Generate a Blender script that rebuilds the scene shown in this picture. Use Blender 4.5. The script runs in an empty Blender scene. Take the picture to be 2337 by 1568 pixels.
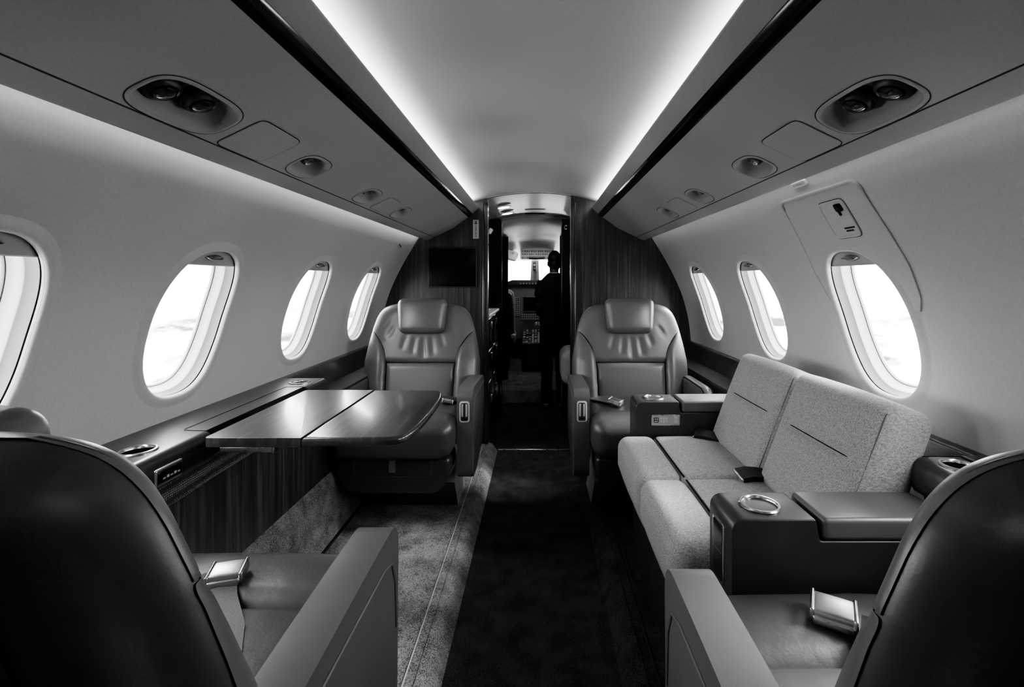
import bpy, bmesh, math, random
import numpy as np
from mathutils import Vector, Matrix
random.seed(7)
PI = math.pi
SCALE = 1.25                       # model units -> metres, applied to every root at the end
CX, CZ, F, VX, VY = 0.015, 0.95, 1080.0, 1228.0, 642.0
sc = bpy.context.scene
COL = sc.collection


def at(x, y, Y):                   # photo pixel at depth Y -> point
    return Vector((CX + (x - VX) * Y / F, Y, CZ - (y - VY) * Y / F))


# ------------------------------------------------------------------ materials
MATS = {}


def nodes_of(name):
    m = bpy.data.materials.new(name)
    m.use_nodes = True
    nt = m.node_tree
    nt.nodes.clear()
    out = nt.nodes.new('ShaderNodeOutputMaterial')
    b = nt.nodes.new('ShaderNodeBsdfPrincipled')
    nt.links.new(b.outputs[0], out.inputs[0])
    MATS[name] = m
    return m, nt, b, out


def mapping(nt, scale):
    tc = nt.nodes.new('ShaderNodeTexCoord')
    mp = nt.nodes.new('ShaderNodeMapping')
    mp.inputs['Scale'].default_value = scale
    nt.links.new(tc.outputs['Object'], mp.inputs[0])
    return mp.outputs[0]


def noise(nt, vec, scale, detail=2.0, rough=0.5):
    n = nt.nodes.new('ShaderNodeTexNoise')
    n.inputs['Scale'].default_value = scale
    n.inputs['Detail'].default_value = detail
    n.inputs['Roughness'].default_value = rough
    if vec is not None:
        nt.links.new(vec, n.inputs['Vector'])
    return n.outputs[0]


def ramp(nt, fac, stops):
    r = nt.nodes.new('ShaderNodeValToRGB')
    e = r.color_ramp.elements
    while len(e) < len(stops):
        e.new(0.5)
    for i, (p, v) in enumerate(stops):
        e[i].position = p
        e[i].color = (v, v, v, 1)
    nt.links.new(fac, r.inputs[0])
    return r.outputs[0]


def bump(nt, b, h, strength, dist=0.002, prev=None):
    bp = nt.nodes.new('ShaderNodeBump')
    bp.inputs['Strength'].default_value = strength
    bp.inputs['Distance'].default_value = dist
    nt.links.new(h, bp.inputs['Height'])
    if prev is not None:
        nt.links.new(prev, bp.inputs['Normal'])
    nt.links.new(bp.outputs[0], b.inputs['Normal'])
    return bp.outputs[0]


def plain(name, c, rough=0.5, metal=0.0, spec=0.5, grain=None, coat=0.0, emit=0.0):
    m, nt, b, _ = nodes_of(name)
    b.inputs['Base Color'].default_value = (c, c, c, 1)
    b.inputs['Roughness'].default_value = rough
    b.inputs['Metallic'].default_value = metal
    b.inputs['Specular IOR Level'].default_value = spec
    b.inputs['Coat Weight'].default_value = coat
    b.inputs['Coat Roughness'].default_value = 0.12
    v = mapping(nt, (1, 1, 1))
    if emit:
        b.inputs['Emission Color'].default_value = (1, 1, 1, 1)
        b.inputs['Emission Strength'].default_value = emit
    if grain:
        s, strength, dist, var = grain
        n = noise(nt, v, s, 3)
        bump(nt, b, n, strength, dist)
        if var:
            n2 = noise(nt, v, s * 0.7, 2)
            nt.links.new(ramp(nt, n2, [(0.3, c * (1 - var)), (0.7, c * (1 + var))]), b.inputs['Base Color'])
    else:
        n = noise(nt, v, 60, 2)
        nt.links.new(ramp(nt, n, [(0.3, rough * 0.92), (0.7, min(1, rough * 1.08))]), b.inputs['Roughness'])
    return m


def wood(name, lo, hi, rough, stretch, coat=0.3):
    m, nt, b, _ = nodes_of(name)
    v = mapping(nt, stretch)
    n1 = noise(nt, v, 1.0, 4, 0.65)
    n2 = noise(nt, mapping(nt, tuple(s * 3.1 for s in stretch)), 1.0, 2, 0.5)
    mx = nt.nodes.new('ShaderNodeMath')
    mx.operation = 'MULTIPLY_ADD'
    mx.inputs[1].default_value = 0.35
    nt.links.new(n2, mx.inputs[0])
    nt.links.new(n1, mx.inputs[2])
    mid = (lo * hi) ** 0.5
    nt.links.new(ramp(nt, mx.outputs[0], [(0.42, lo), (0.68, mid), (0.95, hi)]), b.inputs['Base Color'])
    b.inputs['Roughness'].default_value = rough
    b.inputs['Coat Weight'].default_value = coat
    b.inputs['Coat Roughness'].default_value = 0.15
    bump(nt, b, mx.outputs[0], 0.06, 0.001)
    return m


def fabric(name, lo, hi, s=420):
    m, nt, b, _ = nodes_of(name)
    v = mapping(nt, (1, 1, 1))
    n1 = noise(nt, mapping(nt, (1, 0.55, 1)), s, 3, 0.6)
    n2 = noise(nt, mapping(nt, (0.5, 1, 1)), s * 0.55, 2, 0.6)
    mx = nt.nodes.new('ShaderNodeMath')
    mx.operation = 'ADD'
    nt.links.new(n1, mx.inputs[0])
    nt.links.new(n2, mx.inputs[1])
    nt.links.new(ramp(nt, mx.outputs[0], [(0.78, lo), (1.0, (lo + hi) / 2)]), b.inputs['Base Color'])
    r = nt.nodes.new('ShaderNodeMapRange')
    r.inputs[1].default_value = 0.72
    r.inputs[2].default_value = 1.28
    nt.links.new(mx.outputs[0], r.inputs[0])
    nt.links.new(ramp(nt, r.outputs[0], [(0.1, lo), (0.9, hi)]), b.inputs['Base Color'])
    b.inputs['Roughness'].default_value = 0.9
    b.inputs['Specular IOR Level'].default_value = 0.15
    b.inputs['Sheen Weight'].default_value = 0.15
    bump(nt, b, mx.outputs[0], 0.5, 0.0015)
    return m


def carpet(name, lo, hi):
    m, nt, b, _ = nodes_of(name)
    v = mapping(nt, (1, 1, 1))
    n1 = noise(nt, v, 330, 3, 0.7)
    n2 = noise(nt, v, 14, 3, 0.6)
    mx = nt.nodes.new('ShaderNodeMath')
    mx.operation = 'MULTIPLY_ADD'
    mx.inputs[1].default_value = 0.45
    nt.links.new(n2, mx.inputs[0])
    nt.links.new(n1, mx.inputs[2])
    r = nt.nodes.new('ShaderNodeMapRange')
    r.inputs[1].default_value = 0.5
    r.inputs[2].default_value = 0.95
    nt.links.new(mx.outputs[0], r.inputs[0])
    nt.links.new(ramp(nt, r.outputs[0], [(0.15, lo), (0.85, hi)]), b.inputs['Base Color'])
    b.inputs['Roughness'].default_value = 1.0
    b.inputs['Specular IOR Level'].default_value = 0.05
    bump(nt, b, n1, 0.9, 0.004)
    return m


def leather(name, c, rough=0.42, wr=0.25):
    m, nt, b, _ = nodes_of(name)
    v = mapping(nt, (1, 1, 1))
    b.inputs['Base Color'].default_value = (c, c, c, 1)
    b.inputs['Specular IOR Level'].default_value = 0.75
    vo = nt.nodes.new('ShaderNodeTexVoronoi')
    vo.inputs['Scale'].default_value = 420
    nt.links.new(v, vo.inputs['Vector'])
    p = bump(nt, b, vo.outputs[0], 0.10, 0.0006)
    n = noise(nt, v, 22, 4, 0.6)
    bump(nt, b, n, wr, 0.004, p)
    nt.links.new(ramp(nt, noise(nt, v, 9, 3), [(0.3, rough * 0.88), (0.7, rough * 1.15)]), b.inputs['Roughness'])
    return m


def glass(name):
    m, nt, b, out = nodes_of(name)
    nt.nodes.remove(b)
    t = nt.nodes.new('ShaderNodeBsdfTransparent')
    t.inputs[0].default_value = (0.97, 0.97, 0.97, 1)
    g = nt.nodes.new('ShaderNodeBsdfGlossy')
    g.inputs['Roughness'].default_value = 0.02
    lw = nt.nodes.new('ShaderNodeLayerWeight')
    lw.inputs[0].default_value = 0.35
    fr = nt.nodes.new('ShaderNodeMath')
    fr.operation = 'MULTIPLY'
    fr.inputs[1].default_value = 0.06
    nt.links.new(lw.outputs['Facing'], fr.inputs[0])
    mx = nt.nodes.new('ShaderNodeMixShader')
    nt.links.new(fr.outputs[0], mx.inputs[0])
    nt.links.new(t.outputs[0], mx.inputs[1])
    nt.links.new(g.outputs[0], mx.inputs[2])
    nt.links.new(mx.outputs[0], out.inputs[0])
    return m


def mesh_cloth(name):
    m, nt, b, _ = nodes_of(name)
    v = mapping(nt, (1, 1, 1))
    vo = nt.nodes.new('ShaderNodeTexVoronoi')
    vo.inputs['Scale'].default_value = 190
    vo.inputs['Randomness'].default_value = 0.15
    nt.links.new(v, vo.inputs['Vector'])
    nt.links.new(ramp(nt, vo.outputs[0], [(0.25, 0.34), (0.5, 0.03)]), b.inputs['Base Color'])
    b.inputs['Roughness'].default_value = 0.75
    bump(nt, b, vo.outputs[0], 0.5, 0.002)
    return m


plain('wall_panel', 0.52, 0.6, spec=0.25, grain=(260, 0.12, 0.001, 0.04))
plain('ceiling_panel', 0.52, 0.55, spec=0.25, grain=(300, 0.08, 0.001, 0.03))
plain('overhead_plastic', 0.33, 0.55, spec=0.3, grain=(340, 0.08, 0.001, 0.04))
plain('white_plastic', 0.74, 0.38, spec=0.4)
plain('reveal_plastic', 0.15, 0.45)
plain('shade_plastic', 0.42, 0.45)
plain('grey_plastic', 0.38, 0.42)
plain('dark_plastic', 0.03, 0.4)
plain('groove', 0.02, 0.7, spec=0.2)
plain('gloss_black', 0.008, 0.12, spec=0.6)
plain('screen', 0.004, 0.25, spec=0.15)
plain('chrome', 0.72, 0.20, metal=1.0)
plain('silver', 0.8, 0.35, metal=0.55)
plain('brushed_buckle', 0.62, 0.34, metal=1.0)
plain('steel', 0.6, 0.28, metal=1.0)
plain('dark_metal', 0.12, 0.3, metal=1.0)
plain('placard_face', 0.5, 0.5)
plain('placard_ink', 0.02, 0.6)
plain('lamp_lens', 0.9, 0.3, emit=9.0)
plain('lens_dark', 0.03, 0.08, spec=0.8)
plain('suit', 0.010, 0.75, spec=0.25, grain=(500, 0.3, 0.001, 0.2))
plain('trousers', 0.006, 0.8, spec=0.2)
plain('skin', 0.07, 0.5)
plain('hair', 0.004, 0.6)
plain('shirt', 0.6, 0.8)
plain('shoe', 0.008, 0.3)
plain('strap_web', 0.13, 0.6, grain=(600, 0.4, 0.001, 0.15))
plain('strap_dark', 0.012, 0.55, grain=(600, 0.4, 0.001, 0.1))
plain('sheepskin', 0.42, 0.95, grain=(160, 0.8, 0.006, 0.25))
plain('panel_grey', 0.20, 0.5)
plain('key_light', 0.5, 0.4)
plain('shell_dark', 0.015, 0.45, spec=0.5)
wood('wood_vertical', 0.010, 0.11, 0.38, (55, 55, 2.0), 0.2)
wood('wood_table', 0.014, 0.085, 0.33, (70, 3.0, 30), 0.55)
wood('wood_ledge', 0.010, 0.04, 0.36, (60, 2.5, 60), 0.4)
wood('lobby_veneer', 0.30, 0.46, 0.45, (4, 70, 30), 0.2)
fabric('sofa_fabric', 0.20, 0.50, 760)
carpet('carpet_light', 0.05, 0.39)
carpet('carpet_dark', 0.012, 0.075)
leather('leather', 0.115, 0.36, 0.14)
leather('leather_dark', 0.022, 0.42, 0.12)
leather('leather_shaded', 0.05, 0.40, 0.12)  # same leather as the panels, darkened so rear shells read as shaded
leather('leather_wrinkled', 0.07, 0.38, 0.4)
plain('stitch', 0.10, 0.6)
plain('seam', 0.008, 0.8, spec=0.1)
glass('window_glass')
mesh_cloth('mesh_cloth')


# ------------------------------------------------------------------ mesh helpers
class MB:
    """collects shapes, builds ONE mesh object"""

    def __init__(s):
        s.v, s.f = [], []

    def add(s, vf, M=None):
        v, f = vf
        o = len(s.v)
        s.v += [tuple(M @ Vector(p)) if M is not None else tuple(p) for p in v]
        s.f += [tuple(i + o for i in q) for q in f]
        return s

    def build(s, name, mat, parent=None, smooth=True, angle=38, weld=0.0):
        me = bpy.data.meshes.new(name)
        me.from_pydata(s.v, [], s.f)
        me.validate()
        bm = bmesh.new()
        bm.from_mesh(me)
        if weld:
            bmesh.ops.remove_doubles(bm, verts=bm.verts, dist=weld)
        bmesh.ops.recalc_face_normals(bm, faces=bm.faces)
        bm.to_mesh(me)
        bm.free()
        if smooth:
            me.polygons.foreach_set('use_smooth', [True] * len(me.polygons))
            me.set_sharp_from_angle(angle=math.radians(angle))
        me.materials.append(MATS[mat])
        o = bpy.data.objects.new(name, me)
        COL.objects.link(o)
        o.parent = parent
        return o


def mk(name, vf, mat, parent=None, **k):
    return MB().add(vf).build(name, mat, parent, **k)


def thing(name, label, cat, loc=(0, 0, 0), rotz=0.0, group=None):
    o = bpy.data.objects.new(name, None)
    o.empty_display_size = 0.1
    COL.objects.link(o)
    o.location = loc
    o.rotation_euler = (0, 0, rotz)
    o['label'] = label
    o['category'] = cat
    if group:
        o['group'] = group
    return o


def tag(o, label, cat, group=None):
    o['label'] = label
    o['category'] = cat
    if group:
        o['group'] = group
    return o


def struct(o):
    o['kind'] = 'structure'
    return o


def dup(root, loc, rotz, label, name=None):
    r = root.copy()
    COL.objects.link(r)
    r.location = loc
    r.rotation_euler = (0, 0, rotz)
    r['label'] = label
    for ch in list(root.children):
        c = ch.copy()
        COL.objects.link(c)
        c.parent = r
        for g in list(ch.children):
            d = g.copy()
            COL.objects.link(d)
            d.parent = c
    return r


def grid(P, nu, nv):
    v = [P(i, j) for j in range(nv) for i in range(nu)]
    f = [(j * nu + i, j * nu + i + 1, (j + 1) * nu + i + 1, (j + 1) * nu + i) for j in range(nv - 1) for i in range(nu - 1)]
    return v, f


def pillow(c, half, r, puff=(0, 0, 0), flat=5, cor=4, fn=None, rot=None):
    """rounded box with bulging faces"""
    r = min(r, min(half) * 0.999)

    def axis(h):
        a = []
        for k in range(cor):
            a.append((h - r) + r * math.tan(PI / 4 * (1 - k / cor)))
        a = [-x for x in a] + [-(h - r) + 2 * (h - r) * k / flat for k in range(flat + 1)] + a[::-1]
        return a
    ax = [axis(h) for h in half]
    vid, verts, faces = {}, [], []

    def pos(p):
        q = [max(-(h - r), min(h - r, x)) for x, h in zip(p, half)]
        d = Vector((p[0] - q[0], p[1] - q[1], p[2] - q[2]))
        if d.length > 1e-9:
            d = d.normalized() * r
        w = [q[0] + d.x, q[1] + d.y, q[2] + d.z]
        n = [w[k] / half[k] for k in range(3)]
        o = list(w)
        for k in range(3):
            if puff[k]:
                a, b = (k + 1) % 3, (k + 2) % 3
                o[k] += puff[k] * n[k] * max(0, 1 - n[a] ** 2) ** 0.7 * max(0, 1 - n[b] ** 2) ** 0.7
        o = Vector(o)
        if fn:
            o = Vector(fn(o))
        if rot is not None:
            o = rot @ o
        return (o.x + c[0], o.y + c[1], o.z + c[2])

    def vert(key, p):
        if key not in vid:
            vid[key] = len(verts)
            verts.append(pos(p))
        return vid[key]
    for k in range(3):
        a, b = (k + 1) % 3, (k + 2) % 3
        A, B = ax[a], ax[b]
        for sgn in (-1, 1):
            ik = 0 if sgn < 0 else len(ax[k]) - 1

            def V(i, j):
                key = [0, 0, 0]
                key[k], key[a], key[b] = ik, i, j
                p = [0, 0, 0]
                p[k], p[a], p[b] = sgn * half[k], A[i], B[j]
                return vert(tuple(key), p)
            for i in range(len(A) - 1):
                for j in range(len(B) - 1):
                    q = (V(i, j), V(i + 1, j), V(i + 1, j + 1), V(i, j + 1))
                    faces.append(q if sgn > 0 else q[::-1])
    return verts, faces


def rbox(x0, x1, y0, y1, z0, z1, r=0.004, cor=2):
    return pillow(((x0 + x1) / 2, (y0 + y1) / 2, (z0 + z1) / 2), (abs(x1 - x0) / 2, abs(y1 - y0) / 2, abs(z1 - z0) / 2), r, flat=1, cor=cor)


def frame_axes(t, up):
    s = t.cross(up)
    if s.length < 1e-6:
        s = t.cross(Vector((1, 0, 0)))
    s.normalize()
    return s, s.cross(t).normalized()


def tube(path, rad, n=8, closed=False, up=Vector((0, 0, 1)), sx=1.0, sy=1.0):
    P = [Vector(p) for p in path]
    N = len(P)
    R = rad if isinstance(rad, (list, tuple)) else [rad] * N
    v, f = [], []
    for i in range(N):
        a = P[(i - 1) % N] if closed or i > 0 else P[i]
        b = P[(i + 1) % N] if closed or i < N - 1 else P[i]
        t = (b - a).normalized()
        s, u = frame_axes(t, up)
        for k in range(n):
            th = 2 * PI * k / n
            v.append(tuple(P[i] + s * math.cos(th) * R[i] * sx + u * math.sin(th) * R[i] * sy))
    for i in range(N if closed else N - 1):
        j = (i + 1) % N
        for k in range(n):
            l = (k + 1) % n
            f.append((i * n + k, i * n + l, j * n + l, j * n + k))
    if not closed:
        f.append(tuple(range(n))[::-1])
        f.append(tuple((N - 1) * n + k for k in range(n)))
    return v, f


def ribbon(path, width, side, thick=0.002):
    """flat strap along path; side = width direction per point or one vector"""
    P = [Vector(p) for p in path]
    N = len(P)
    v, f = [], []
    for i in range(N):
        t = (P[min(i + 1, N - 1)] - P[max(i - 1, 0)]).normalized()
        sd = Vector(side[i] if isinstance(side, list) else side).normalized()
        n = t.cross(sd).normalized() * thick / 2
        w = sd * width / 2
        v += [tuple(P[i] - w - n), tuple(P[i] + w - n), tuple(P[i] + w + n), tuple(P[i] - w + n)]
    for i in range(N - 1):
        for k in range(4):
            l = (k + 1) % 4
            f.append((i * 4 + k, i * 4 + l, (i + 1) * 4 + l, (i + 1) * 4 + k))
    f += [(3, 2, 1, 0), tuple((N - 1) * 4 + k for k in range(4))]
    return v, f


def lathe(prof, n=32, c=(0, 0, 0), M=None, top=True, bottom=True):
    v, f = [], []
    for r, z in prof:
        for k in range(n):
            p = Vector((r * math.cos(2 * PI * k / n), r * math.sin(2 * PI * k / n), z))
            if M is not None:
                p = M @ p
            v.append((p.x + c[0], p.y + c[1], p.z + c[2]))
    for i in range(len(prof) - 1):
        for k in range(n):
            l = (k + 1) % n
            f.append((i * n + k, i * n + l, (i + 1) * n + l, (i + 1) * n + k))
    if bottom:
        f.append(tuple(range(n))[::-1])
    if top:
        f.append(tuple((len(prof) - 1) * n + k for k in range(n)))
    return v, f


def prism(poly, axis, a0, a1, bev=0.0, seg=3):
    """extrude 2-D polygon along an axis, bevel every edge"""
    def P(p, a):
        return {'x': (a, p[0], p[1]), 'y': (p[0], a, p[1]), 'z': (p[0], p[1], a)}[axis]
    bm = bmesh.new()
    A = [bm.verts.new(P(p, a0)) for p in poly]
    B = [bm.verts.new(P(p, a1)) for p in poly]
    n = len(poly)
    bm.faces.new(A[::-1])
    bm.faces.new(B)
    for i in range(n):
        bm.faces.new((A[i], A[(i + 1) % n], B[(i + 1) % n], B[i]))
    bmesh.ops.recalc_face_normals(bm, faces=bm.faces)
    if bev:
        caps = [e for e in bm.edges if (e.verts[0] in A and e.verts[1] in A) or (e.verts[0] in B and e.verts[1] in B)]
        bmesh.ops.bevel(bm, geom=caps, offset=bev, segments=seg, profile=0.5, affect='EDGES', clamp_overlap=True)
    bm.verts.index_update()
    v = [tuple(x.co) for x in bm.verts]
    f = [tuple(w.index for w in q.verts) for q in bm.faces]
    bm.free()
    return v, f


def round_poly(pts, rads, n=6):
    out = []
    N = len(pts)
    for i in range(N):
        p0, p1, p2 = (Vector(pts[(i - 1) % N]), Vector(pts[i]), Vector(pts[(i + 1) % N]))
        r = rads[i] if isinstance(rads, (list, tuple)) else rads
        d0, d1 = (p0 - p1).normalized(), (p2 - p1).normalized()
        if r <= 0:
            out.append(tuple(p1))
            continue
        a = p1 + d0 * r
        b = p1 + d1 * r
        for k in range(n + 1):
            s = k / n
            out.append(tuple(a * (1 - s) ** 2 + p1 * 2 * s * (1 - s) + b * s * s))
    return out


def interp(x, xs, ys):
    return float(np.interp(x, xs, ys))


def smooth_poly(pts, n=14):
    P = [np.array(p, float) for p in pts]
    P = [2 * P[0] - P[1]] + P + [2 * P[-1] - P[-2]]
    out = []
    for i in range(1, len(P) - 2):
        for k in range(n):
            t = k / n
            a, b, c, d = P[i - 1], P[i], P[i + 1], P[i + 2]
            out.append(0.5 * (2 * b + (c - a) * t + (2 * a - 5 * b + 4 * c - d) * t * t + (3 * b - a - 3 * c + d) * t ** 3))
    out.append(P[-2])
    return np.array(out)


class Surf:
    """cabin-lining surface: profile in x,z swept along y"""

    def __init__(s, pts, side, outsign, smooth=True):
        q = smooth_poly(pts) if smooth else np.array(pts, float)
        s.q = q
        s.t = np.concatenate([[0], np.cumsum(np.hypot(*np.diff(q, axis=0).T))])
        s.L = s.t[-1]
        s.side, s.o = side, outsign

    def xz(s, t):
        return interp(t, s.t, s.q[:, 0]), interp(t, s.t, s.q[:, 1])

    def t_at_z(s, z):
        o = np.argsort(s.q[:, 1])
        return float(np.interp(z, s.q[o, 1], s.t[o]))

    def t_at_x(s, x):
        o = np.argsort(s.q[:, 0])
        return float(np.interp(x, s.q[o, 0], s.t[o]))

    def nrm(s, t):
        a, b = s.xz(max(0, t - 0.012)), s.xz(min(s.L, t + 0.012))
        d = Vector((b[0] - a[0], b[1] - a[1])).normalized()
        n = Vector((d.y, -d.x)) * s.o
        return n

    def P(s, y, t, d=0.0):
        x, z = s.xz(t)
        n = s.nrm(t)
        return (s.side * (x + n.x * d), y, z + n.y * d)

    def strip(s, y0, y1, t0, t1, ny, nt, d=0.0):
        return grid(lambda i, j: s.P(y0 + (y1 - y0) * i / (ny - 1), t0 + (t1 - t0) * j / (nt - 1), d), ny, nt)

    def holed(s, y0, y1, t0, t1, yc, tc, a, b, n, ny, nt, rings=8):
        loop = [(y0 + (y1 - y0) * i / ny, t0) for i in range(ny)] + [(y1, t0 + (t1 - t0) * i / nt) for i in range(nt)] \
            + [(y1 - (y1 - y0) * i / ny, t1) for i in range(ny)] + [(y0, t1 - (t1 - t0) * i / nt) for i in range(nt)]
        N = len(loop)
        v, f = [], []
        for r in range(rings + 1):
            k = (r / rings) ** 1.5
            for (y, t) in loop:
                hy, ht = superell(math.atan2((t - tc) / b, (y - yc) / a), a, b, n)
                v.append(s.P(yc + hy * (1 - k) + (y - yc) * k, tc + ht * (1 - k) + (t - tc) * k))
        for r in range(rings):
            for i in range(N):
                j = (i + 1) % N
                f.append((r * N + i, r * N + j, (r + 1) * N + j, (r + 1) * N + i))
        return v, f

    def sweep(s, yc, tc, a, b, n, prof, N=72, cap=False):
        """closed outline (superellipse) x profile of (offset outwards, depth)"""
        v, f = [], []
        for off, d in prof:
            for k in range(N):
                th = 2 * PI * k / N
                if off < -.003:
                    y, t = superell(th, max(.001, a + off), max(.001, b + off), n)
                    v.append(s.P(yc + y, tc + t, d))
                    continue
                y, t = superell(th, a, b, n)
                y1, t1 = superell(th + 0.01, a, b, n)
                y0, t0 = superell(th - 0.01, a, b, n)
                T = Vector((y1 - y0, t1 - t0)).normalized()
                v.append(s.P(yc + y + T.y * off, tc + t - T.x * off, d))
        M = len(prof)
        for i in range(M - 1):
            for k in range(N):
                l = (k + 1) % N
                f.append((i * N + k, i * N + l, (i + 1) * N + l, (i + 1) * N + k))
        if cap:
            f.append(tuple((M - 1) * N + k for k in range(N)))
        return v, f


def superell(th, a, b, n):
    c, s = math.cos(th), math.sin(th)
    r = (abs(c) ** n + abs(s) ** n) ** (-1.0 / n)
    return a * r * c, b * r * s


# ------------------------------------------------------------------ cabin shell
Y0, YP = -0.55, 2.62
WALL = [(.845, .02), (.855, .30), (.858, .55), (.860, .62), (.853, .70), (.836, .79), (.802, .90), (.738, 1.035), (.652, 1.18), (.60, 1.25), (.50, 1.35), (.42, 1.40)]
WINY = {1: [0.600, 1.130, 1.675, 2.220], -1: [0.655, 1.135, 1.685, 2.235]}
WA, WB, WN = 0.120, 0.181, 2.5
walls = {}
wi = 0
for side, nm in ((-1, 'left'), (1, 'right')):
    W = Surf(WALL, side, 1)
    walls[side] = W
    tc = W.t_at_z(0.855)
    ta, tb = tc - 0.25, tc + 0.235
    edges = [Y0]
    for yc in WINY[side]:
        edges += [yc - 0.2, yc + 0.2]
    edges.append(YP + 0.03)
    mb = MB()
    NT = 24
    for k in range(len(edges) - 1):
        y0, y1 = edges[k], edges[k + 1]
        ny = 25 if k % 2 == 1 else 2
        mb.add(W.strip(y0, y1, 0, ta, ny, 14))
        mb.add(W.strip(y0, y1, tb, W.L, ny, 18))
        if k % 2 == 1:
            mb.add(W.holed(y0, y1, ta, tb, (y0 + y1) / 2, tc, WA, WB, WN, 24, NT))
        else:
            mb.add(W.strip(y0, y1, ta, tb, ny, NT + 1))
    o = struct(mb.build('wall_' + nm, 'wall_panel', weld=0.0004, angle=60))
    for yc in WINY[side]:
        wi += 1
        # rounded bright lip standing proud of the lining, then the deep stepped reveal
        lip = [(.027, .0002), (.022, -.0012), (.017, -.0034), (.012, -.0050), (.007, -.0054), (.003, -.0042), (.0005, -.001), (-.0006, .0045)]
        w = struct(mk('window_%d' % wi, W.sweep(yc, tc, WA, WB, WN, lip, 96), 'wall_panel', angle=60))
        mk('window_gap', W.sweep(yc, tc, WA, WB, WN, [(-.0006, .0043), (.003, .0046), (.003, .0082), (.0, .0082)], 96), 'groove', w, angle=30)  # black band stands in for the shadow inside the gap
        rv = [(.003, .0078), (-.0005, .0080), (-.0012, .0150), (-.0026, .0230), (-.0050, .0285)]
        mk('window_reveal', W.sweep(yc, tc, WA, WB, WN, rv, 96), 'reveal_plastic', w, angle=60)
        rg = [(-.0048, .0284), (-.0064, .0300), (-.0085, .0390), (-.0125, .0440), (-.0155, .0475)]
        mk('window_frame', W.sweep(yc, tc, WA, WB, WN, rg, 96), 'white_plastic', w, angle=60)
        mk('window_gasket', W.sweep(yc, tc, WA, WB, WN, [(-.0153, .0473), (-.0162, .0473), (-.0162, .0510)], 96), 'groove', w)
        mk('window_ring', W.sweep(yc, tc, WA, WB, WN, [(-.0160, .0485), (-.0195, .0500), (-.0203, .0545)], 96), 'white_plastic', w, angle=60)
        mk('window_pane', W.sweep(yc, tc, WA - .0197, WB - .0197, WN, [(0, .0535), (-.02, .0536)], 96, cap=True), 'window_glass', w, smooth=False)
        # pulled-up shade with its lens-shaped finger grip
        tsh = tc + WB - 0.040
        def shp(i, j, yc=yc, W=W):
            t = tsh + (tc + WB + 0.001 - tsh) * j / 14
            tt = min(0.9999, (t - tc) / (WB + 0.0015))
            hw = (WA + 0.0015) * (1 - abs(tt) ** WN) ** (1 / WN)
            return W.P(yc + hw * (2 * i / 30 - 1), t, 0.0085)
        sh = mk('window_shade', grid(shp, 31, 15), 'shade_plastic', w)
        v = MB()
        lens = W.sweep(yc, tsh + 0.021, .030, .0075, 1.6, [(0, .0085), (-.0005, .0035), (-.002, .0012), (-.0045, .0030), (-.006, .0062)], 40, cap=True)
        mk('shade_handle', lens, 'steel', sh)
        edge = [W.P(yc + (WA * 0.80) * (k / 10 - 1) * 1.0, tsh, .0075) for k in range(21)]
        mk('shade_edge', tube(edge, .0012, 6), 'white_plastic', sh)

# central ceiling vault between the cove lights
CEIL = [(-.43, 1.345), (-.40, 1.366), (-.36, 1.384), (-.30, 1.403), (-.2, 1.426), (-.1, 1.438), (0, 1.442), (.1, 1.438), (.2, 1.426), (.30, 1.403), (.36, 1.384), (.40, 1.366), (.43, 1.345)]
cs = Surf(CEIL, 1, -1)
struct(mk('ceiling', cs.strip(Y0, YP, 0, cs.L, 2, 60), 'ceiling_panel', angle=80))

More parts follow.
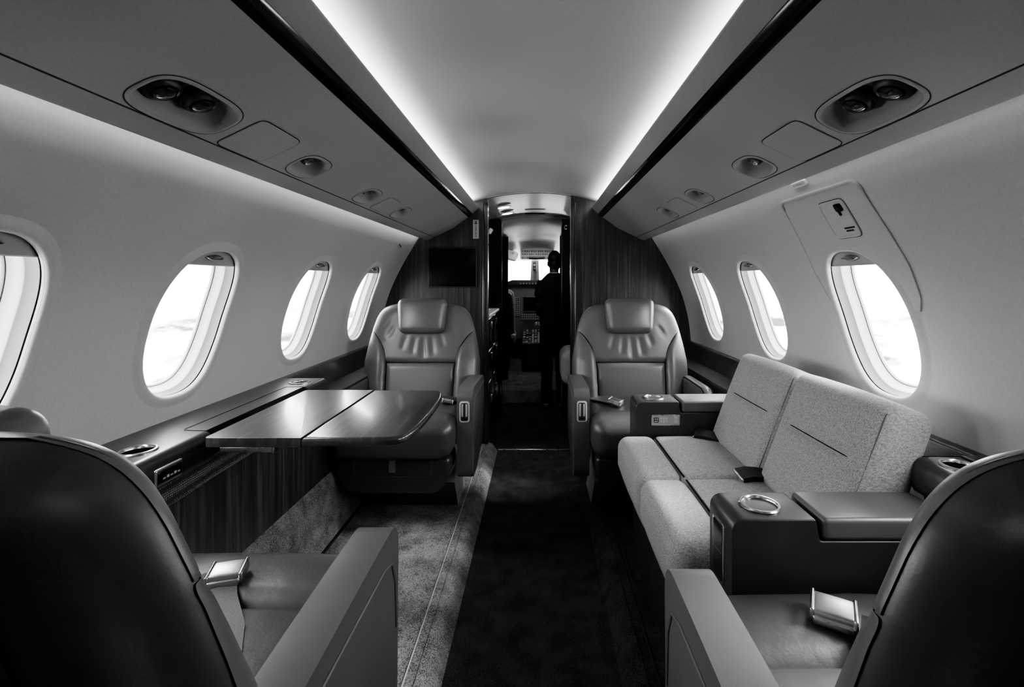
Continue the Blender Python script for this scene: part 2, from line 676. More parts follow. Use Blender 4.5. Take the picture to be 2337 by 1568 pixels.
PSU = [(.372, 1.304), (.40, 1.2845), (.453, 1.247), (.50, 1.2225), (.535, 1.2055), (.560, 1.1945)]
LIP = [(.563, 1.1932), (.580, 1.184), (.597, 1.1775), (.606, 1.1775), (.611, 1.182), (.612, 1.19), (.600, 1.215), (.575, 1.24)]
DBL = 0.722
SINGLES = [1.10, 1.475, 1.83]
unit_words = {-1: 'above the folding table side', 1: 'above the sofa side'}
for side, nm in ((-1, 'left'), (1, 'right')):
    U = Surf(PSU, side, -1)
    tcu = U.t_at_x(.516)
    ta, tb = tcu - .052, U.L
    tb2 = tcu + .0495
    cells = [(DBL, .105, .085, .040, 3.2)] + [(y, .07, a, b, 2.8) for y, a, b in zip(SINGLES, (.056, .053, .050), (.034, .033, .032))]
    edges = [Y0]
    for c in cells:
        edges += [c[0] - c[1], c[0] + c[1]]
    edges.append(YP)
    mb = MB()
    for k in range(len(edges) - 1):
        y0, y1 = edges[k], edges[k + 1]
        ny = 17 if k % 2 else 2
        mb.add(U.strip(y0, y1, 0, ta, ny, 10))
        if U.L - tb2 > 0.001:
            mb.add(U.strip(y0, y1, tb2, U.L, ny, 3))
        if k % 2:
            c = cells[k // 2]
            mb.add(U.holed(y0, y1, ta, tb2, c[0], tcu, c[2], c[3], c[4], 16, 10, 5))
        else:
            mb.add(U.strip(y0, y1, ta, tb2, ny, 11))
    struct(mb.build('trim_1' if side < 0 else 'trim_2', 'overhead_plastic', weld=0.0003, angle=50))
    # dropped lower lip hiding the wall-wash light
    Lp = Surf(LIP, side, -1)
    struct(mk('trim_3' if side < 0 else 'trim_4', Lp.strip(Y0, YP, 0, Lp.L, 2, 40), 'overhead_plastic', angle=50))
    gr = [(side * x, z) for x, z in ((.5595, 1.1950), (.5632, 1.1932), (.5660, 1.197), (.5620, 1.199))]
    struct(mk('trim_5' if side < 0 else 'trim_6', prism(gr, 'y', Y0, YP), 'groove', smooth=False))
    # black grab rail slot and the pale cove fascia
    rl = [(side * x, z) for x, z in ((.3735, 1.3035), (.3600, 1.3105), (.3475, 1.3235), (.3455, 1.330), (.372, 1.325))]
    struct(mk('trim_7' if side < 0 else 'trim_8', prism(rl, 'y', Y0, YP), 'gloss_black', angle=30))
    fa = round_poly([(.3475, 1.3235), (.3130, 1.3545), (.3135, 1.3600), (.3200, 1.3600), (.3560, 1.331)], [.001, .002, .002, .002, .001], 3)
    struct(mk('trim_9' if side < 0 else 'trim_10', prism([(side * x, z) for x, z in fa], 'y', Y0, YP), 'overhead_plastic', angle=30))
    words = 'table-side' if side < 0 else 'sofa-side'
    # reading lights and air outlets
    for idx, c in enumerate(cells):
        yc, _, a, b, n = c
        if idx == 0:
            t = thing('air_outlet_unit', 'large oval recess with two dark round nozzles in the %s overhead panel' % words, 'air vent', group='overhead oval units')
        else:
            which = ['nearest the square access cover', 'middle of the row of three', 'nearest the dark front bulkhead'][idx - 1]
            t = thing('reading_light', 'small oval recessed reading light in %s overhead panel, %s' % (words, which), 'reading light', group='overhead reading lights')
        rim = [(.0075, .0002), (.0065, -.0012), (.004, -.0022), (.001, -.0015), (0, .001), (-.001, .004)]
        mk('bezel', U.sweep(yc, tcu, a, b, n, rim, 64), 'overhead_plastic', t)
        mk('bezel_groove', U.sweep(yc, tcu, a, b, n, [(.0092, -.0004), (.0074, -.0004)], 64), 'groove', t)
        dp = .034 if idx == 0 else .036
        dish = [(-.001, .004), (-.003, .012), (-.006, .022), (-.012, .030), (-.019, dp), (-.030, dp + .001)]
        mk('dish', U.sweep(yc, tcu, a, b, n, dish, 64, cap=True), 'overhead_plastic', t)
        nv = U.nrm(tcu)
        N3 = Vector((side * nv.x, 0, nv.y))
        up = N3.to_track_quat('Z', 'Y').to_matrix()
        if idx == 0:
            for dy, dt in ((-.034, .007), (.030, -.004)):
                p = Vector(U.P(yc + dy, tcu + dt, dp - .001))
                nz = mk('nozzle', lathe([(.0265, .002), (.0265, -.010), (.0235, -.017), (.019, -.020), (.016, -.016), (.0, -.012)], 32, p, up), 'dark_plastic', t)
                mk('nozzle_lens', lathe([(.0155, -.015), (.0150, -.021), (.010, -.024), (0.0, -.025)], 24, p, up), 'lens_dark', nz)
                mk('nozzle_ring', lathe([(.0268, -.009), (.0275, -.011), (.0262, -.0135), (.0250, -.0125)], 32, p, up), 'dark_metal', nz)
        else:
            p = Vector(U.P(yc, tcu - .006, dp - .010))
            lm = mk('lamp', lathe([(.0185, .012), (.0185, -.008), (.0155, -.014), (.011, -.0145), (0, -.013)], 28, p, up), 'dark_plastic', t)
            mk('lamp_lens', lathe([(.0105, -.012), (.010, -.017), (.006, -.019), (0, -.0195)], 20, p, up), 'chrome', lm)
    # square access cover and the small outlined cover between the far lights
    for (yc, dt, a, b, nm2) in ((.905, -.002, .068, .048, 'big'), (1.645, -.001, .060, .040, 'small')):
        lab = 'square flush access cover beside the large oval recess, %s overhead panel' % words if nm2 == 'big' else 'small flush access cover between two reading lights, %s overhead panel' % words
        t = thing('access_cover', lab, 'access panel', group='overhead access covers')
        gw = .0022 if nm2 == 'big' else .0010
        mk('cover_plate', U.sweep(yc, tcu + dt, a, b, 9, [(0, .0015), (0, -.0010), (-.001, -.0018), (-.02, -.0018)], 96, cap=True), 'overhead_plastic', t)
        mk('cover_gap', U.sweep(yc, tcu + dt, a, b, 9, [(gw, -.0006), (-.0005, -.0006)], 96), 'groove', t)

# ceiling access panel outline
t = thing('access_cover', 'flush rectangular cover in the middle of the white ceiling near the lobby', 'access panel')
yc = 2.0
mk('cover_plate', cs.sweep(yc, cs.L / 2, .045, .118, 14, [(0, .001), (-.001, -.0006), (-.03, -.0006)], 96, cap=True), 'ceiling_panel', t)
mk('cover_gap', cs.sweep(yc, cs.L / 2, .045, .118, 14, [(.0010, -.0003), (-.0003, -.0003)], 96), 'grey_plastic', t)

# ------------------------------------------------------------------ floor
struct(mk('floor', grid(lambda i, j: ((-.24, .24)[i], (Y0, 3.70)[j], 0), 2, 2), 'carpet_dark', smooth=False))
for side, nm in ((-1, 'left'), (1, 'right')):
    pr = [(.86, .05), (.285, .05), (.268, .0495), (.252, .0465), (.238, .038), (.228, .024), (.212, .0), (.206, -.002)]
    mb = MB()
    mb.add(grid(lambda i, j: (side * pr[i][0], (Y0, YP + .03)[j], pr[i][1]), len(pr), 2))
    struct(mb.build('floor_' + nm, 'carpet_light' if side < 0 else 'carpet_dark', angle=70))  # right platform gets dark carpet: its weaker light is put into the colour
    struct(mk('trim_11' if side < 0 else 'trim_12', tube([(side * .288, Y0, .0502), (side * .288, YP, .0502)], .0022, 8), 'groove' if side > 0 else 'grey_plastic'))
    struct(mk('trim_13' if side < 0 else 'trim_14', tube([(side * .262, Y0, .0490), (side * .262, YP, .0490)], .002, 8), 'carpet_light' if side < 0 else 'carpet_dark'))  # right bead darkened along with its dimmer side
    # carpeted kick panel rising to the sidewall
    kp = [(.700, .05), (.700, .058), (.722, .24), (.735, .262)]
    struct(mk('baseboard_' + nm, grid(lambda i, j: (side * kp[i][0], (Y0, YP)[j], kp[i][1]), len(kp), 2), 'carpet_light', angle=60))
    struct(mk('trim_15' if side < 0 else 'trim_16', rbox(min(side * .690, side * .702), max(side * .690, side * .702), Y0, YP, .049, .054, .001), 'groove'))
    wp = [(.735, .258), (.735, .40), (.735, .535)]
    struct(mk('trim_17' if side < 0 else 'trim_18', grid(lambda i, j: (side * wp[i][0], (Y0, YP)[j], wp[i][1]), 3, 2), 'wood_vertical', smooth=False))
    struct(mk('trim_24' if side < 0 else 'trim_25', grid(lambda i, j: (side * (.735, .81)[i], (Y0, YP)[j], (.535, .545)[i]), 2, 2), 'groove', smooth=False))  # shelf over the wood panel, blackened to stand for the shaded trough
    # sloped dark wood rail along the wall
    rp = round_poly([(.866, .622), (.838, .622), (.803, .528), (.803, .512), (.866, .512)], [.002, .008, .006, .003, .002], 4)
    struct(mk('trim_19' if side < 0 else 'trim_20', prism([(side * x, z) for x, z in rp], 'y', Y0, YP), 'wood_ledge', angle=40))
struct(mk('trim_21', rbox(-.21, .21, 2.655, 2.668, .001, .005, .001), 'steel'))
# back of the cabin behind the camera
ring = [(s * x, z) for s, seq in ((1, WALL), (-1, WALL[::-1])) for x, z in seq]
struct(mk('wall_back', prism(ring, 'y', Y0 - .03, Y0), 'leather_dark', smooth=False))

# ------------------------------------------------------------------ front partitions
def half_outline(side, xin, ztop_pts):
    W = walls[side]
    pts = [(side * W.xz(W.L * k / 40)[0], W.xz(W.L * k / 40)[1]) for k in range(41)]
    cp = [(x, z) for x, z in zip(cs.q[:, 0], cs.q[:, 1]) if side * x > side * xin and side * x < .42]
    cp = sorted(cp, key=lambda p: -side * p[0])
    return pts + cp + [(xin, interp(xin, cs.q[:, 0], cs.q[:, 1])), (xin, 0.0)]


PL, PR = -.265, .197
for side, nm, xin in ((-1, 'left', PL), (1, 'right', PR)):
    w = struct(mk('wall_front_' + nm, prism(half_outline(side, xin, None), 'y', YP, YP + .045), 'wood_vertical', smooth=False))
    x0 = xin
    x1 = xin + side * .018
    mk('edge_post', rbox(min(x0, x1) - .002, max(x0, x1) + .002, YP - .006, YP + .05, .002, 1.385, .004), 'wood_ledge', w)
    mk('edge_strip', rbox(xin - .003, xin + .003, YP - .008, YP + .0, .1, 1.37, .0015), 'dark_metal', w)
    # thin bright bead beside the post
    mk('edge_bead', tube([(xin + side * .024, YP - .003, .05), (xin + side * .024, YP - .003, 1.385)], .0025, 8), 'dark_metal', w)

mon = thing('monitor', 'black wall-mounted flat monitor on the dark wood bulkhead behind table-side seat', 'monitor')
mk('casing', rbox(-.592, -.322, YP - .014, YP + .001, .916, 1.136, .004), 'dark_plastic', mon)
mk('screen', rbox(-.586, -.328, YP - .0155, YP - .010, .922, 1.130, .001), 'screen', mon)
pl = thing('placard', 'small upright white placard with black marks above the wall monitor', 'sign')
mk('plate', rbox(-.345, -.313, YP - .004, YP + .001, 1.186, 1.290, .001), 'placard_face', pl)
ink = MB()
yq = YP - .0046
ink.add(rbox(-.336, -.322, yq, yq + .002, 1.266, 1.271, .0005))
ink.add(prism([(-.334, 1.282), (-.331, 1.284), (-.329, 1.279), (-.327, 1.284), (-.324, 1.282), (-.327, 1.276), (-.324, 1.271), (-.334, 1.271), (-.331, 1.276)], 'y', yq, yq + .002))
for i in range(7):
    z = 1.256 - i * .0095
    ink.add(tube([(-.329 + .0032 * math.cos(q), yq + .0005, z + .0028 * math.sin(q)) for q in [k * PI / 6 for k in range(12 if i in (1, 2, 4, 6) else 8)]], .0009, 5, closed=i in (1, 2, 4)))
    ink.add(rbox(-.3335, -.3245, yq, yq + .0015, z - .0045, z - .0035, .0003))
ink.build('marks', 'placard_ink', pl)

# small coat hook plate on the left lining
W = walls[-1]
p = Vector(W.P(2.37, W.t_at_z(1.13), -.003))
hk = thing('wall_hook', 'tiny dark hook plate on the pale lining near the far window above table-side seat', 'hook')
mk('hook_plate', pillow(p, (.003, .010, .014), .002, flat=1, cor=2, rot=Matrix.Rotation(-.5, 3, 'Y')), 'grey_plastic', hk)
mk('hook_peg', pillow(p + Vector((.004, 0, 0)), (.004, .004, .009), .002, flat=1, cor=2, rot=Matrix.Rotation(-.5, 3, 'Y')), 'dark_plastic', hk)

# ------------------------------------------------------------------ emergency exit hatch (right lining)
W = walls[1]
tcw = W.t_at_z(0.855)
yh = 1.118
hatch = thing('emergency_exit_hatch', 'white emergency exit hatch panel surrounding the largest window above the sofa', 'hatch')
tt0, tt1 = tcw + .035, W.t_at_z(1.160)
hw = .170
hpm = MB()
NR = 70
def hole_hw(t):
    k = abs(t - tcw) / (WB + .008)
    return (WA + .008) * (1 - k ** WN) ** (1 / WN) if k < 1 else 0.0
rows = [tt0 + (tcw + WB + .008 - tt0) * math.sin(PI / 2 * k / 44) for k in range(45)] + [tcw + WB + .008 + (tt1 - tcw - WB - .008) * k / 25 for k in range(1, 26)]
for s_ in (-1, 1):
    def hpp(i, j):
        t = rows[j]
        yo = yh + s_ * hw * interp(t, [tt0, tt0 + .03, tt0 + .10, tt1 - .03, tt1], [.82, .91, .96, .87, .80])
        yi = 1.130 + s_ * hole_hw(t)
        return W.P(yi + (yo - yi) * i / 10, t, -.0022)
    hpm.add(grid(hpp, 11, 70))
hpm.build('hatch_panel', 'wall_panel', hatch, angle=80, weld=.0003)
def hatch_path(scale, d, jl=tt0):
    out = []
    N = 26
    for k in range(N):
        t = jl + (tt1 - .02 - jl) * k / (N - 1)
        out.append((-hw * interp(t, [tt0, tt0 + .03, tt0 + .10, tt1 - .03], [.82, .91, .96, .87]), t))
    for k in range(1, 8):
        a = PI / 2 * k / 8
        out.append((-hw * .87 + .022 * (1 - math.cos(a)), tt1 - .02 + .02 * math.sin(a)))
    full = out + [(-y, t) for y, t in out[::-1]]
    return [W.P(yh + y * scale, t, d) for y, t in full]
path = hatch_path(1.0, -.001)
mk('hatch_gap', tube(path, .0012, 8), 'groove', hatch)
bead = hatch_path(1.02, -.003)
NB = len(bead)
rads = [max(.0007, .0044 * min(1.0, max(0.0, 1 - (abs(k - (NB - 1) / 2) - 6.5) / 5))) for k in range(NB)]
mk('hatch_seal', tube(bead, rads, 10), 'wall_panel', hatch)
# recessed handle cover with the black latch and lettered placard
thc = W.t_at_z(1.093)
ych = 1.08
th0, th1 = thc - .046, thc + .046
hp = W.sweep(ych, thc, .044, .046, 9, [(.002, -.0022), (.0015, -.0052), (-.0005, -.0062), (-.0025, -.0055), (-.0035, -.0035), (-.02, -.0035)], 96, cap=True)
hc = mk('handle_cover', hp, 'wall_panel', hatch)
mk('cover_gap', W.sweep(ych, thc, .044, .046, 9, [(.0034, -.0027), (.0018, -.0027)], 96), 'groove', hc)
lt = MB()
lt.add(W.sweep(ych - .020, th1 - .018, .012, .010, 5, [(0, -.003), (0, -.006), (-.004, -.0065)], 40, cap=True))
lt.add(W.sweep(ych - .015, th1 - .030, .004, .008, 4, [(0, -.003), (0, -.0055), (-.002, -.006)], 24, cap=True))
mk('latch', (lt.v, lt.f), 'gloss_black', hc)
pk = MB()
for row, (n, dt) in enumerate(((11, .022), (8, .015))):
    for q in range(n):
        yy = ych - .002 - q * .0032 - (.002 if row else 0)
        pk.add(W.sweep(yy, th0 + dt, .0011, .0022, 6, [(0, -.0035), (0, -.0042)], 8, cap=True))
mk('handle_lettering', (pk.v, pk.f), 'placard_ink', hc)
pw = thing('placard', 'pale embossed lettered plate at the lit wall edge just above the exit hatch', 'sign')
tpl = W.t_at_z(1.186)
mk('plate', W.sweep(1.145, tpl, .030, .0080, 6, [(0, 0), (0, -.003), (-.0015, -.0042), (-.005, -.0042)], 48, cap=True), 'white_plastic', pw)
pk = MB()
for q in range(11):
    pk.add(W.sweep(1.145 + .024 - q * .0047, tpl, .0015 if q % 3 else .0008, .0040 if q % 2 else .0030, 4, [(0, -.0042), (0, -.0048)], 10, cap=True))
mk('lettering', (pk.v, pk.f), 'grey_plastic', pw)

# ------------------------------------------------------------------ leather club seats
_WV = np.linspace(0, 1, 201)
_WX = None
def wback(v):
    global _WX
    if _WX is None:
        y = np.array([wback0(q) for q in _WV])
        for _ in range(12):
            y[1:-1] = (y[:-2] + 2 * y[1:-1] + y[2:]) / 4
        _WX = y
    return float(np.interp(v, _WV, _WX))


def wback0(v):
    return interp(v, [0, .15, .3, .45, .6, .75, .85, .90, .94, .97, .985, 1], [.220, .246, .260, .260, .249, .234, .219, .208, .194, .176, .160, .125])


AL = math.atan2(.10, .47)
def pb(u, v, d):
    yc = -.165 - .10 * v - .012 * math.sin(PI * v)
    return (u * wback(v), yc + d * math.cos(AL), .33 + .47 * v + d * math.sin(AL))


def Ecap(u, v):
    a = max(0, 1 - abs(u) ** 4) ** .5
    b = max(0, 1 - max(0, (v - .88) / .12) ** 2.4) ** .5
    return a * b


def ub(v):
    return interp(v, [0, .2, .34, .45, .52, .58, .64, .69, .72, .745, .76], [.66, .60, .585, .60, .63, .68, .765, .855, .925, 1.0, 1.0])


def crease(u, v):
    x = u * wback(v)
    z = .47 * v
    dx, dz = x, z - (.47 * .73 + .20)
    th = math.atan2(dx, -dz)
    s = 0
    for th0, w, a, r0, r1 in ((-.03, .045, .0075, .225, .335), (.13, .04, .005, .225, .31), (-.18, .045, .0055, .225, .32), (.30, .04, .004, .22, .30),
                              (-.36, .04, .004, .22, .29), (.60, .04, .0035, .21, .285), (-.62, .04, .0035, .21, .285), (.76, .035, .0025, .21, .27)):
        rr = math.hypot(dx, dz)
        win = max(0.0, 1 - ((rr - (r0 + r1) / 2) / ((r1 - r0) / 2)) ** 2)
        s += a * math.exp(-((th - th0) / w) ** 2) * win
    return -s


def patch(u0, u1, v0, v1, nu, nv, dips, extra, g=.019, r=.026):
    def P(i, j):
        sj = .5 - .5 * math.cos(PI * j / (nv - 1))
        si = .5 - .5 * math.cos(PI * i / (nu - 1))
        v = v0 + (v1 - v0) * sj
        a, b = u0(v), u1(v)
        u = a + (b - a) * si
        wd = (b - a) * wback(v)
        dist = []
        if dips[0]: dist.append(si * wd)
        if dips[1]: dist.append((1 - si) * wd)
        if dips[2]: dist.append((v - v0) * .47)
        if dips[3]: dist.append((v1 - v) * .47)
        dip = 0
        for d in dist:
            q = min(1, d / r)
            dip = max(dip, 1 - math.sqrt(max(0, 1 - (1 - q) ** 2)))
        d = -.02 + (.045 + extra(u, v)) * Ecap(u, v) - g * dip * min(1, wd / .06)
        return pb(u, v, d)
    return grid(P, nu, nv)


def arm_profile(front, back, ztop, fz, bz):
    return round_poly([(front, fz), (front + .004, ztop), (back, ztop), (back, bz), (front - .10, fz - .0)], [.03, .05, .03, .05, .03], 7)


def make_seat(aisle, label):
    t = thing('club_seat', label, 'seat', (0, 0, 0), 0, 'leather club seats')
    # ---- backrest: rear shell with the padded front panels as its pieces
    def shell(i, j):
        u = -math.cos(PI * i / 48)
        v = .5 - .5 * math.cos(PI * j / 90)
        return pb(u * .994, v * .997, -.015 - .063 * Ecap(u, v))
    def under(i, j):
        u = -math.cos(PI * i / 48)
        v = .5 - .5 * math.cos(PI * j / 90)
        return pb(u * .994, v * .997, -.015 + .014 * Ecap(u, v))
    b = MB().add(grid(shell, 49, 91)).add(grid(under, 49, 91)).build('backrest', 'leather_shaded', t, angle=70, weld=.00005)
    mk('upper_panel', patch(lambda v: -ub(v), ub, .435, 1, 90, 70, (0, 0, 1, 0), lambda u, v: crease(u, v) - .004, g=.016), 'leather', b, angle=70)
    # seam dips along the bolsters are given by the bolsters standing proud
    mk('lower_panel', patch(lambda v: -ub(v), ub, .0, .435, 40, 30, (1, 1, 0, 1), lambda u, v: .006 * (1 - u * u)), 'leather', b, angle=70)
    for s in (-1, 1):
        f0 = (lambda v: ub(v)) if s > 0 else (lambda v: -1.0)
        f1 = (lambda v: 1.0) if s > 0 else (lambda v: -ub(v))
        dp = (1, 0, 0, 0) if s > 0 else (0, 1, 0, 0)
        mk('side_bolster', patch(f0, f1, .0, .745, 22, 50, dp, lambda u, v: .027 * min(1, (.76 - v) / .3), g=.029, r=.034), 'leather', b, angle=70)
        mk('bolster_seam', tube([pb(s * min(.985, ub(q)), q, -.02 + .042 * Ecap(min(.985, ub(q)), q) - .0125 * min(1, (1.002 - min(.985, ub(q))) / .12)) for q in [.715 * k / 40 for k in range(41)]], .0026, 6), 'seam', b)
    mk('panel_seam', tube([pb(.625 * (k / 12 - 1), .435, -.02 + .045 * Ecap(.625 * (k / 12 - 1), .435) - .0125) for k in range(25)], .0026, 6), 'seam', b)
    # rear shell stitched seam
    for s in (-1, 1):
        mk('stitched_seam', tube([pb(s * .62, .02 + .86 * k / 20, -.02 - .0585 * Ecap(.62, .02 + .86 * k / 20)) for k in range(21)], .0016, 6), 'seam', b)
    R = Matrix.Rotation(AL * .8, 3, 'X')
    hc = pb(0, .868, .034)
    def hfn(p):
        return (p.x * (1 + .05 * p.z / .07), p.y - .010 * (p.x / .1) ** 2, p.z)
    mk('headrest', pillow(hc, (.104, .030, .076), .024, (0.004, .010, .004), 8, 5, hfn, R), 'leather', b)
    # ---- cushion
    cu = MB().add(pillow((0, -.045, .338), (.212, .150, .058), .03, (.003, .0, .012), 10, 5))
    c = cu.build('seat_cushion', 'leather_wrinkled', t, angle=70)
    def rollfn(p):
        z = p.z
        if z > 0:
            z += .006 * math.cos(p.y * 16) - .0035 * math.exp(-((p.x - .03) / .02) ** 2) * math.sin(40 * (p.y + p.x))
        return (p.x, p.y, z)
    mk('front_roll', pillow((0, .165, .335), (.216, .082, .066), .045, (.004, .006, .008), 12, 6, rollfn), 'leather_wrinkled', c, angle=70)
    for s in (-1, 1):
        mk('stitch_line', tube([(s * .2, .168 + .072 * math.cos(q), .339 + .058 * math.sin(q)) for q in [PI * .98 * k / 16 - .9 for k in range(17)]], .0013, 5), 'stitch', c)
    # ---- apron under the cushion with pull strap
    ap = mk('apron_panel', prism(round_poly([(-.205, .265), (.205, .265), (.205, .19), (.160, .135), (-.160, .135), (-.205, .19)], [.02, .02, .03, .03, .03, .03], 5), 'y', .06, .205, .018, 4), 'leather_dark', t)
    mk('panel_seam', tube([(-.14, .2065, .262), (-.138, .2065, .215), (-.125, .2065, .200), (.125, .2065, .200), (.138, .2065, .215), (.14, .2065, .262)], .0012, 5), 'stitch', ap)
    mk('pull_strap', rbox(-.012, .012, .205, .211, .215, .262, .002), 'strap_web', ap)
    # ---- pedestal
    pd = mk('pedestal', prism(round_poly([(-.20, .0), (.20, .0), (.185, .10), (.175, .16), (-.175, .16), (-.185, .10)], [.004, .004, .05, .02, .02, .05], 5), 'y', -.19, -.005, .012, 3), 'grey_plastic', t)
    mk('base_shroud', prism([(-.20, .001), (.20, .001), (.186, .09), (-.186, .09)], 'y', -.01, .0, .004, 2), 'dark_plastic', pd)
    mk('hook_bracket', tube([(.018, .002, .022), (.024, .002, .022), (.026, .002, .034), (.034, .002, .034), (.036, .002, .022), (.042, .002, .022)], .0014, 6), 'steel', pd)
    # ---- armrests
    for s in (-1, 1):
        big = s == aisle
        if big:
            poly = round_poly([(.150, .195), (.158, .501), (.02, .498), (-.215, .488), (-.215, .235), (.02, .165), (.13, .165)], [.02, .045, .02, .04, .05, .05, .02], 8)
        else:
            poly = round_poly([(.075, .26), (.085, .485), (-.215, .485), (-.215, .26)], [.04, .06, .04, .04], 8)
        x0, x1 = (.222, .280) if big else (.222, .275)
        a = mk('armrest', prism(poly, 'x', s * x0, s * x1, .027, 8), 'leather', t, angle=50)
        for xx in ((x1 - .0085,) if big else (x0 + .008, x1 - .008)):
            pp = [(s * xx, y - .006 * (y > .1), z - .0062) for y, z in poly[11:27]]
            mk('piping', tube(pp, .0024, 6), 'seam', a)
        if big:
            # outer side panel with a raised diagonal seam
            mk('side_crease', tube([(s * (x1 + .0004), .142, .33), (s * (x1 + .0004), .136, .41), (s * (x1 + .0004), .118, .447), (s * (x1 + .0004), .08, .458), (s * (x1 + .0004), -.05, .459), (s * (x1 + .0004), -.20, .459)], .0026, 6), 'leather', a)
            xm = s * (x0 + x1) / 2
            pm = mk('lever_plate', prism(round_poly([(xm - .0190, .380), (xm + .0190, .380), (xm + .0190, .458), (xm - .0190, .458)], .012, 6), 'y', .150, .1600, .0018, 2), 'silver', a)
            mk('lever_slot', prism(round_poly([(xm - .0135, .386), (xm + .0135, .386), (xm + .0135, .452), (xm - .0135, .452)], .007, 5), 'y', .1590, .1606, .0005, 1), 'dark_metal', a)
            mk('lever', rbox(xm - .0022, xm + .0022, .1585, .1640, .400, .447, .0012), 'dark_plastic', a)
            for e in (-1, 1):
                mk('lever_track', rbox(xm + e * .0072 - .0036, xm + e * .0072 + .0036, .159, .1622, .402, .448, .001), 'silver', a)
            mk('lever_button', rbox(xm - .007, xm + .007, .1585, .1635, .393, .401, .002), 'gloss_black', a)
        else:
            mk('button', lathe([(.007, 0), (.007, .002), (.004, .003), (0, .003)], 16, (s * (x0 - .0), .045, .42), Matrix.Rotation(-s * PI / 2, 3, 'Y')), 'steel', a)
    return t


def buckle_on(t, c, rot, strap, strap2=None, mat='strap_web', k=1.0):
    """lap belt lying on the cushion: webbing strap with a lift-latch metal buckle"""
    sb = mk('seat_belt', ribbon(*strap), mat, t)
    if strap2:
        mk('belt_tail', ribbon(*strap2), 'strap_dark', sb)
    M = Matrix.Translation(c) @ rot.to_4x4()
    bk = MB().add(pillow((0, 0, .004), (.030 * k, .024 * k, .010 * k), .004, (0, 0, .002), 3, 3), M).build('buckle', 'brushed_buckle', sb)
    cap = MB()
    for s in (-1, 1):
        cap.add(pillow((s * .030 * k, 0, .004), (.0035 * k, .027 * k, .012 * k), .003, flat=2, cor=2), M)
    cap.add(pillow((0, -.026 * k, .0), (.029 * k, .004, .007 * k), .003, flat=2, cor=2), M)
    em = [(.007 * k * math.cos(q), .0028 * k * math.sin(q), .0158 * k) for q in [2 * PI * i / 20 for i in range(20)]]
    cap.add(tube(em, .0006, 5, closed=True), M)
    cap.build('buckle_frame', 'steel', sb)


FL = .05
s_nl = make_seat(1, 'dark leather club seat with its back to the camera, beside the folding table')
s_nl.location = (-.500, .640, FL)
s_nr = make_seat(-1, 'dark leather club seat with its back to the camera, beside the sofa armrest')
s_nr.location = (.478, .527, FL)
s_fr = dup(s_nl, (.428, 1.905, FL), PI, 'leather club seat facing aft beyond the sofa, in front of the plain wood bulkhead')
s_fl = dup(s_nr, (-.507, 1.900, FL), PI, 'leather club seat facing aft behind the folding table, below the wall monitor')

def adjust(seat, ang, dy, dz, head, dx=0):
    for b in seat.children:
        if b.name.startswith('backrest'):
            p = Vector((0, -.165, .33))
            b.matrix_local = Matrix.Translation(p + Vector((dx, dy, dz))) @ Matrix.Rotation(ang, 4, 'X') @ Matrix.Translation(-p)
            for h in b.children:
                if h.name.startswith('headrest'):
                    h.location.z += head
                    h.location.x -= 1.6 * dx
adjust(s_nl, math.radians(1.5), 0, -.006, -.020, .018)
adjust(s_nr, math.radians(-1), .058, -.008, -.072, .004)

# belts (drawn in each seat's own frame)
def rot_xyz(x, y, z):
    return Matrix.Rotation(z, 3, 'Z') @ Matrix.Rotation(y, 3, 'Y') @ Matrix.Rotation(x, 3, 'X')


buckle_on(s_nl, Vector((.008, .133, .421)), rot_xyz(.10, 0, .28),
          ([(.014, .112, .416), (.030, .088, .409), (.052, .062, .4055), (.078, .030, .4055), (.105, -.02, .4055), (.13, -.09, .404)], .038, (.75, .65, 0), .003),
          ([(-.02, .13, .417), (-.06, .09, .412), (-.11, .03, .404), (-.16, -.06, .40)], .038, (.6, -.8, 0), .003), k=.80)
buckle_on(s_nr, Vector((-.040, .150, .425)), rot_xyz(.12, 0, -.55),
          ([(-.018, .125, .428), (.005, .095, .436), (.03, .070, .418), (.065, .04, .407), (.12, 0, .404)], .040, (.6, .8, 0), .003),
          ([(-.02, .12, .415), (-.005, .06, .408), (.005, .0, .405), (.012, -.08, .404), (.02, -.15, .40)], .038, (1, .1, 0), .003), mat='strap_dark', k=.88)
buckle_on(s_fl, Vector((-.150, -.015, .412)), rot_xyz(.1, -.3, .5),
          ([(-.165, -.03, .410), (-.185, -.07, .408), (-.20, -.13, .40)], .034, (.8, -.5, 0), .003),
          ([(-.06, .0, .406), (-.01, .01, .404), (.06, -.05, .402)], .034, (0, 1, 0), .003), mat='strap_dark', k=.72)
buckle_on(s_fr, Vector((.105, .02, .418)), rot_xyz(.05, .15, 2.6),
          ([(.12, -.005, .412), (.15, -.04, .410), (.185, -.10, .404)], .034, (.6, .7, 0), .003), None, mat='strap_web', k=.8)

